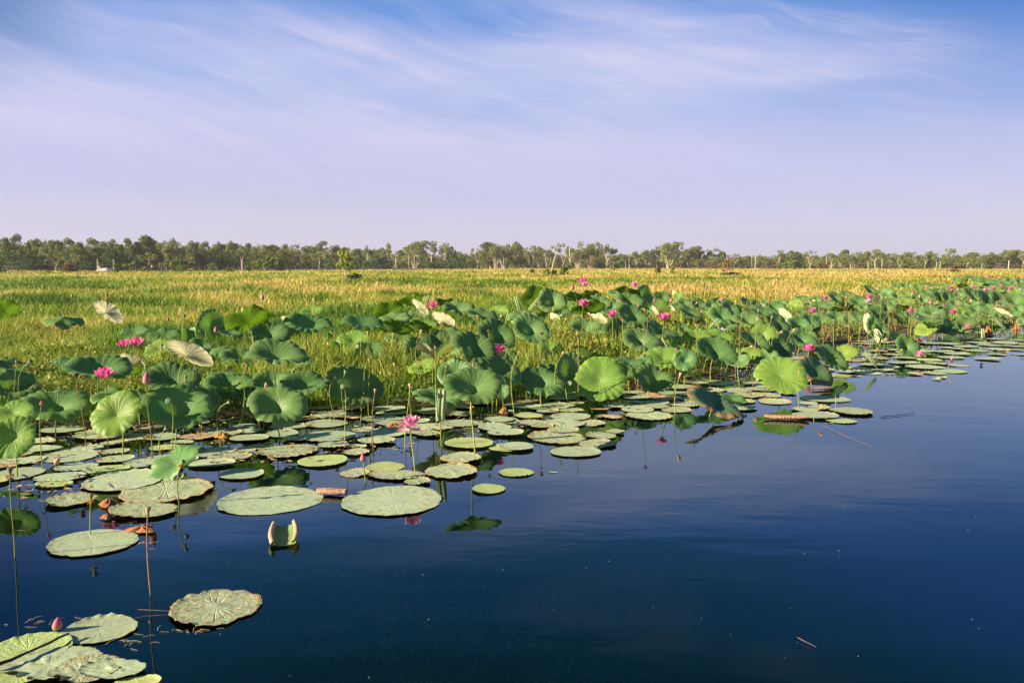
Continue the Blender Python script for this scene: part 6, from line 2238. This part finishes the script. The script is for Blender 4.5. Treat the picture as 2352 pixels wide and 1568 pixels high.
# ------------------------------------------------------------------ labels that single each thing out
LMK = {'lotus': [('the twin pink flowers', 300, 788), ('the dark pink left flower', 240, 857), ('the fat pink bud', 336, 868), ('the pale flower in open water', 943, 972), ('the tall double-rolled leaf', 1014, 930),
    ('the star-shaped upturned leaf', 1000, 806), ('the cream upturned leaf at left', 248, 714), ('the big cream fan leaf', 437, 812), ('the huge yellow-green round leaf', 1379, 870), ('the outermost round yellow-green leaf', 1795, 861),
    ('the highest pink flower', 1338, 648), ('the brown-edged tilted leaf', 1645, 930), ('the cream half-disc leaf', 1990, 742), ('the white-lilac shedding flower', 1658, 759), ('the lone dark leaf over the pads', 2082, 797),
    ('the upright pale roll at far right', 2257, 765), ('the starry pink flower by dark stems', 1858, 799), ('the pale flower by the yellow boat-leaf', 2115, 811), ('the boat-shaped curled leaf', 652, 1240), ('the lone bud between pads', 832, 1050),
    ('the pink drooping seedpod', 340, 1174), ('the twin largest pads', 760, 1150), ('the twin seedpods at left', 418, 1070), ('the bright oval pad', 1122, 1125), ('the half-raised leaf', 410, 1060), ('the flower against tan grass', 1458, 651),
    ('the lowest pink flower at right', 2223, 751), ('the pink flower left of centre', 1143, 801), ('the drooping umbrella leaf', 146, 735), ('the tent-like dark leaf', 569, 735), ('the flat-open pink flower', 2190, 716), ('the gold-skirted seedpod', 209, 1143)],
  'tree': [('the white poles', 243, 610), ('the tall narrow tree', 339, 580), ('the lime weeping tree', 617, 600), ('the leafy sapling', 792, 605), ('the vase-shaped paperbark', 952, 590), ('the two dark stumps', 1131, 615), ('the forked dead tree', 1310, 590),
    ('the dark-sided paperbark', 1535, 590), ('the orange bush', 1669, 615), ('the fan-shaped paperbark', 1956, 600), ('the gnarled tree', 2176, 595), ('the russet bush', 164, 607)]}
ORD = ['', 'second ', 'third ', 'fourth ', 'fifth ', 'sixth ', 'seventh ', 'eighth ', 'ninth ', 'tenth ', 'eleventh ', 'twelfth ']+['%dth ' % i for i in range(13, 60)]
def relate(fam, x, y):
    L = min(LMK[fam], key=lambda l: (l[1]-x)**2+(2.2*(l[2]-y) if fam == 'lotus' else 0)**2); dx, dy = x-L[1], y-L[2]
    if fam == 'tree': s = 'right of' if dx >= 0 else 'left of'
    elif abs(dx) > 1.1*abs(dy): s = 'right of' if dx > 0 else 'left of'
    else: s = 'below' if dy > 0 else 'above'
    return L, s, math.hypot(dx, dy)
groups = {}
for it in ITEMS:
    L, s, d = relate(it[4], it[2], it[3]); groups.setdefault((it[1], L[0], s), []).append((d, it))
for (ph, ln, s), lst in groups.items():
    lst.sort(key=lambda a: a[0])
    for i, (d, it) in enumerate(lst):
        o = ORD[i]
        it[0]['label'] = f"{ph}, {'nearest' if i == 0 else o.strip()+' nearest'} {s} {ln}" if len(lst) > 1 else f"{ph} {s} {ln}"
# ------------------------------------------------------------------ haze: the air itself, one closed box round everything
def haze():
    m_, b = mat('warm_haze'); v = b.n('ShaderNodeVolumePrincipled')
    b.put(v.inputs['Color'], HAZE_COL); v.inputs['Density'].default_value = HAZE_D; v.inputs['Anisotropy'].default_value = 0.2
    o = b.n('ShaderNodeOutputMaterial'); b.t.links.new(v.outputs[0], o.inputs['Volume'])
    A = Acc(); A.box((60, 2150, 10.5), (5600, 4500, 25)); ob = new_obj('haze', A.mesh('haze', False), None, m_)
    tag(ob, 'faint lilac haze over the far trees', 'haze', kind='stuff')
HAZE_D, HAZE_COL = 0.00023, (0.93, 0.90, 1.0)
haze()
